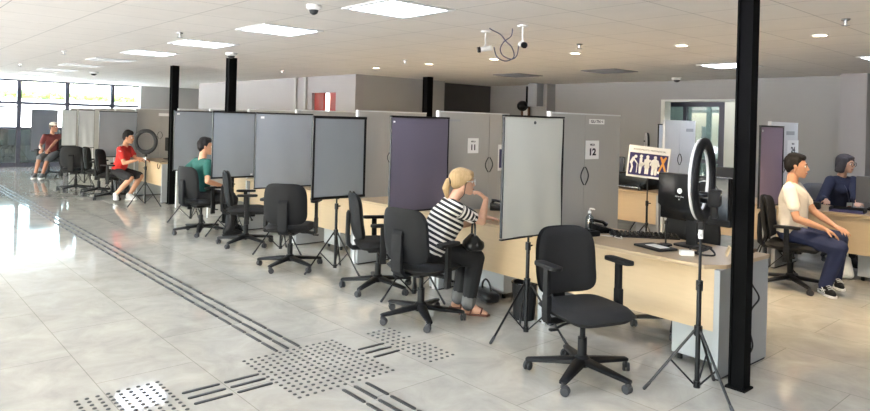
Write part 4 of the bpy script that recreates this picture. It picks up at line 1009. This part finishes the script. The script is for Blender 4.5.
for sd in (-1, 1): b.hull_rot([(q(.05, sd*.066, .045), (.03, .014, .03), F), (q(-.02, sd*.074, .02), (.04, .014, .05), F)])
hw = baked(b, 'hair', M['hair_blond'], pw['t'], .006, 3)
b = MB(); b.hull_rot([(q(-.115, 0, .012), (.026, .024, .024), F)]); b.hull([(q(-.125, 0, .01), .028), (q(-.145, 0, -.05), .032)]); b.hull([(q(-.145, 0, -.05), .032), (q(-.135, 0, -.12), .018), (q(-.13, .01, -.135), .01)])
baked(b, 'ponytail', M['hair_blond'], hw, .006, 2)
MB().torus(q(-.112, 0, .012), .024, .008, F @ MX.Rotation(R(90), 3, 'Y')).obj('hair_tie', M['cable'], hw)
gl = MB()
for sd in (-1, 1):
    gl.torus(q(.108, sd*.033, .006), .024, .0022, F @ MX.Rotation(R(90), 3, 'Y'), seg=24, ms=6); gl.tube([q(.106, sd*.057, .012), q(.05, sd*.078, .014), q(-.01, sd*.082, .014)], .0024, 6)
gl.tube([q(.108, -.01, .008), q(.112, 0, .012), q(.108, .01, .008)], .002, 6); gl.obj('glasses', M['alu'], pw['t'])
MB().tube(spl([q(.02, -.085, .008), q(.01, -.088, -.04), q(.0, -.085, -.1), q(-.04, -.06, -.15)]), .003, 6).obj('glasses_cord', M['cable'], pw['t'])
for i in (0, 1):
    a = pw['kn'][i].lerp(pw['ank'][i], .86); e = pw['kn'][i].lerp(pw['ank'][i], .985); b = MB(); b.cap(a, .066, e, .062); baked(b, 'rolled_cuff', M['denim_cuff'], pw['t'], .007, 2)
    g = V((pw['ank'][i].x, pw['ank'][i].y, 0)); td = pw['dr']([50, 40][i]); n = V((-td.y, td.x, 0)); ma = MX((td, n, V((0, 0, 1)))).transposed().to_4x4(); ma.translation = g
    b = MB(); b.prism([(-.08, -.028), (-.08, .028), (0, .034), (.10, .043), (.17, .034), (.19, 0), (.17, -.034), (.10, -.043), (0, -.034)], .014, ma, bev=.004); so = b.obj('sandal_sole', M['sandal'], pw['t'])
    b = MB()
    for x, h in ((.02, .072), (.105, .048)):
        b.tube([g+td*x+n*.042+V((0, 0, .012)), g+td*(x+.01)+n*.03+V((0, 0, h*.8)), g+td*(x+.015)+V((0, 0, h+.012)), g+td*(x+.01)-n*.03+V((0, 0, h*.8)), g+td*x-n*.042+V((0, 0, .012))], .008, 6)
    b.tube([g+td*.035+V((0, 0, .088)), g+td*.08+V((0, 0, .07)), g+td*.12+V((0, 0, .058))], .008, 6); b.obj('straps', M['sandal'], so)
bag('handbag', -3.90, 3.93, .57, R(60), .22, .13, .15, 'black leather handbag held on the lap of the woman in stripes', M['leather'])

# man in white
pm = person('man', 'seated man in white T-shirt, navy jeans and black trainers, hands on his thighs',
   (-2.66, 7.45, .575), 14, 12, 0, 16, -2, [(-2.36, 7.86, 0), (-2.32, 7.42, 0)], [(-2.30, 7.62, .67), (-2.31, 7.32, .675)],
   [((.9, -.45, -.25), (-.1, 0, -1), .45), ((.9, .35, -.5), (0, 0, -1), .5)], M['skin_b'], M['tee_white'], M['jeans'], M['hair_black'], .0065, False, 1.05,
   sleeve=.62, elbows=[V((-.3, .6, -1)), V((-.5, -.75, -.6))], knee_pole=[V((.8, .45, .8)), V((1, -.15, .8))], toeyaw=[-52, -45], build=1.12, girth=1.12, leg=1.08)
hair_short(pm, M['hair_black'], .008, .006); shoes(pm, M['plastic'], M['white'], .006, True)

# clerk in navy
pc = person('woman', 'clerk with dark bob, glasses and lanyard badge in a navy jumper',
   (-2.87, 9.60, .58), -30, -32, 6, -12, -4, [(-2.55, 9.5, 0), (-2.62, 9.25, 0)], [(-2.52, 9.12, .80), (-2.83, 9.03, .80)],
   [((.3, -.9, -.1), (0, 0, -1), .4), ((.3, -.9, -.1), (0, 0, -1), .4)], M['skin_a'], M['jersey_navy'], M['trouser_black'], M['hair_grey'], .009, True, 1.0, sleeve=1.8)
q, F = pc['q'], pc['HF']; b = MB()
b.hull_rot([(q(-.020, 0, .046), (.100, .088, .086), F), (q(-.05, 0, .0), (.065, .085, .06), F)], 3)
b.hull_rot([(q(.055, 0, .084), (.042, .066, .028), F), (q(-.01, 0, .092), (.07, .07, .04), F)], 3)
for sd in (-1, 1): b.hull_rot([(q(.025, sd*.076, .05), (.045, .018, .04), F), (q(.0, sd*.084, -.09), (.045, .02, .03), F), (q(-.05, sd*.07, -.09), (.04, .03, .03), F)])
b.hull_rot([(q(-.075, 0, .0), (.04, .075, .05), F), (q(-.07, 0, -.10), (.04, .07, .03), F)])
baked(b, 'hair', M['hair_grey'], pc['t'], .008, 3)
gl = MB()
for sd in (-1, 1): gl.torus(q(.108, sd*.033, .006), .024, .003, F @ MX.Rotation(R(90), 3, 'Y'), seg=20, ms=6)
gl.tube([q(.108, -.01, .008), q(.112, 0, .012), q(.108, .01, .008)], .002, 6); gl.obj('glasses', M['cable'], pc['t'])
TF, nk = pc['TF'], pc['nk']; T = lambda f, l, u: nk+TF @ V((f, l, u))
MB().tube(spl([T(.07, .06, -.04), T(.15, .035, -.16), T(.165, .0, -.30)]), .006, 6).tube(spl([T(.07, -.06, -.04), T(.15, -.035, -.16), T(.165, .0, -.30)]), .006, 6).obj('lanyard', M['cable_blue'], pc['t'])
bd = MB(); bd.box(T(.175, 0, -.36), (.006, .075, .11), rot=TF); bo = bd.obj('badge', M['paper'], pc['t']); bd = MB(); bd.box(T(.179, 0, -.375), (.004, .06, .05), rot=TF); bd.obj('badge_photo', M['red'], bo)
shoes(pc, M['plastic'], M['plastic'], .01)

# man in green, arms akimbo
pg = person('man', 'seated man in a teal green T-shirt, seen from behind with his elbow out',
   (-9.02, 3.64, .54), 78, 92, 4, 66, 0, [(-8.9, 4.1, 0), (-8.62, 3.9, 0)], [(-9.26, 3.52, .62), (-8.73, 3.84, .68)],
   [((.7, .4, -.6), (1, 0, 0), .6), ((.5, .8, 0), (0, 0, -1), .5)], M['skin_b'], M['tee_green'], M['trouser_black'], M['hair_black'], .009, False, 1.0, sleeve=.6,
   elbows=[V((-1, -.25, .1)), V((.7, -.6, -.8))])
hair_short(pg, M['hair_black'], .012, .008); shoes(pg, M['plastic'], M['plastic'], .01)

# young man in red
pr_ = person('man', 'seated young man in red football shirt, dark shorts and white shoes',
   (-13.40, 3.82, .53), 44, 50, 14, 50, -6, [(-13.25, 3.98, 0), (-13.12, 3.70, .12)], [(-13.02, 4.16, .79), (-12.92, 4.02, .78)],
   [((.6, .7, -.3), (0, 0, -1), .4), ((.6, .7, -.2), (0, 0, -1), .4)], M['skin_b'], M['tee_red'], M['shorts_dark'], M['hair_black'], .010, False, 1.0, sleeve=.6, pant_len=.45, toeyaw=[20, -10])
hair_short(pr_, M['hair_black'], .022, .009); shoes(pr_, M['white'], M['white'], .01)
H_, s_ = pr_['shl'], pr_['spine']; st = MB()
for i in (0, 1):
    e = H_[i].lerp(pr_['el'][i], .5); o_ = V((0, 0, .07)); k = pr_['nk'].lerp(H_[i], .35)
    for dy in (-.014, .014): st.tube([k+o_*.75+s_*.0+pr_['TF'] @ V((dy, 0, 0)), H_[i]+o_+pr_['TF'] @ V((dy, 0, 0)), H_[i].lerp(e, .5)+V((0, 0, .03))+(H_[i]-H_[1-i]).normalized()*.055+pr_['TF'] @ V((dy, 0, 0))], .006, 6)
st.obj('shoulder_stripes', M['white'], pr_['t'])

# person near the windows
pf = person('person', 'seated person in maroon top, grey shorts and pale cap by the street windows',
   (-18.9, 3.78, .57), -30, 20, 2, 45, 0, [(-18.33, 3.48, 0), (-18.5, 3.36, 0)], [(-18.42, 3.62, .70), (-18.5, 3.50, .70)],
   [((.6, -.4, -.4), (0, 0, -1), .4), ((.6, -.4, -.4), (0, 0, -1), .4)], M['skin_c'], M['maroon'], M['shorts_grey'], M['hair_dark'], .012, False, 1.0, sleeve=.6, pant_len=.5)
hair_short(pf, M['hair_dark'], 0, .01); shoes(pf, M['shorts_grey'], M['white'], .012)
q, F = pf['q'], pf['HF']; b = MB(); b.hull_rot([(q(-.01, 0, .085), (.10, .088, .062), F)]); b.hull_rot([(q(.10, 0, .075), (.05, .06, .008), F), (q(.06, 0, .08), (.03, .07, .01), F)]); baked(b, 'cap', M['tee_white'], pf['t'], .01, 2)

# ------------------------------------------------------------------ light, world, camera
w = bpy.data.worlds.new('World'); S.world = w; w.use_nodes = True
nt = w.node_tree; bg = nt.nodes['Background']
sky = nt.nodes.new('ShaderNodeTexSky'); sky.sky_type = 'NISHITA'; sky.sun_disc = False; sky.sun_elevation = R(50); sky.sun_rotation = R(120); sky.air_density = 1.3; sky.dust_density = 3
nt.links.new(sky.outputs[0], bg.inputs[0]); bg.inputs[1].default_value = SKYS
def lamp(name, kind, loc, energy, color, **k):
    l = bpy.data.lights.new(name, kind); l.energy = energy; l.color = color
    for a, b in k.items(): setattr(l, a, b)
    o = bpy.data.objects.new(name, l); C.objects.link(o); o.location = loc
    return o
sun = lamp('sun', 'SUN', (-40, 0, 20), SUNS, (1, .96, .9), angle=R(1)); sun.rotation_euler = (R(28), R(-12), 0)
for k, x in enumerate((-2.19, -3.55, -4.95, -6.33, -7.72, -9.11)):
    lamp('downlight_beam', 'SPOT', (x, 6.7, HC-.02), DLW, (1, .78, .52), spot_size=R(105), spot_blend=.8, shadow_soft_size=.05)
lamp('annex_lamp', 'AREA', (-6.0, 13.1, HC-.05), 60, (.94, 1, .98), shape='RECTANGLE', size=1.2, size_y=.5)
lamp('entrance_lamp', 'AREA', (-4.6, 12.1, HC-.02), 14, (.94, 1, .97), shape='RECTANGLE', size=.9, size_y=.2)
lamp('store_lamp', 'AREA', (-12, 8.5, HC-.05), 20, (1, .9, .75), shape='RECTANGLE', size=.5, size_y=.5)

az = R(41.6); fw = V((-math.cos(az), math.sin(az), 0)); rt = V((fw.y, -fw.x, 0)); up = V((0, 0, 1)); ro = R(1.52)
cd = bpy.data.cameras.new('camera'); cam = bpy.data.objects.new('camera', cd); C.objects.link(cam)
cx_ = rt*math.cos(ro)+up*math.sin(ro); cy_ = -rt*math.sin(ro)+up*math.cos(ro)
mm = MX((cx_, cy_, -fw)).transposed().to_4x4(); mm.translation = (0, 0, 1.65); cam.matrix_world = mm
cd.sensor_width = 36; cd.lens = 36*655/870; cd.shift_y = -84.1/870; cd.clip_end = 200; cd.clip_start = .05
S.camera = cam
S.view_settings.view_transform = 'Standard'; S.view_settings.look = 'None'; S.view_settings.gamma = 1; S.view_settings.use_curve_mapping = False
S.view_settings.exposure = EXPO
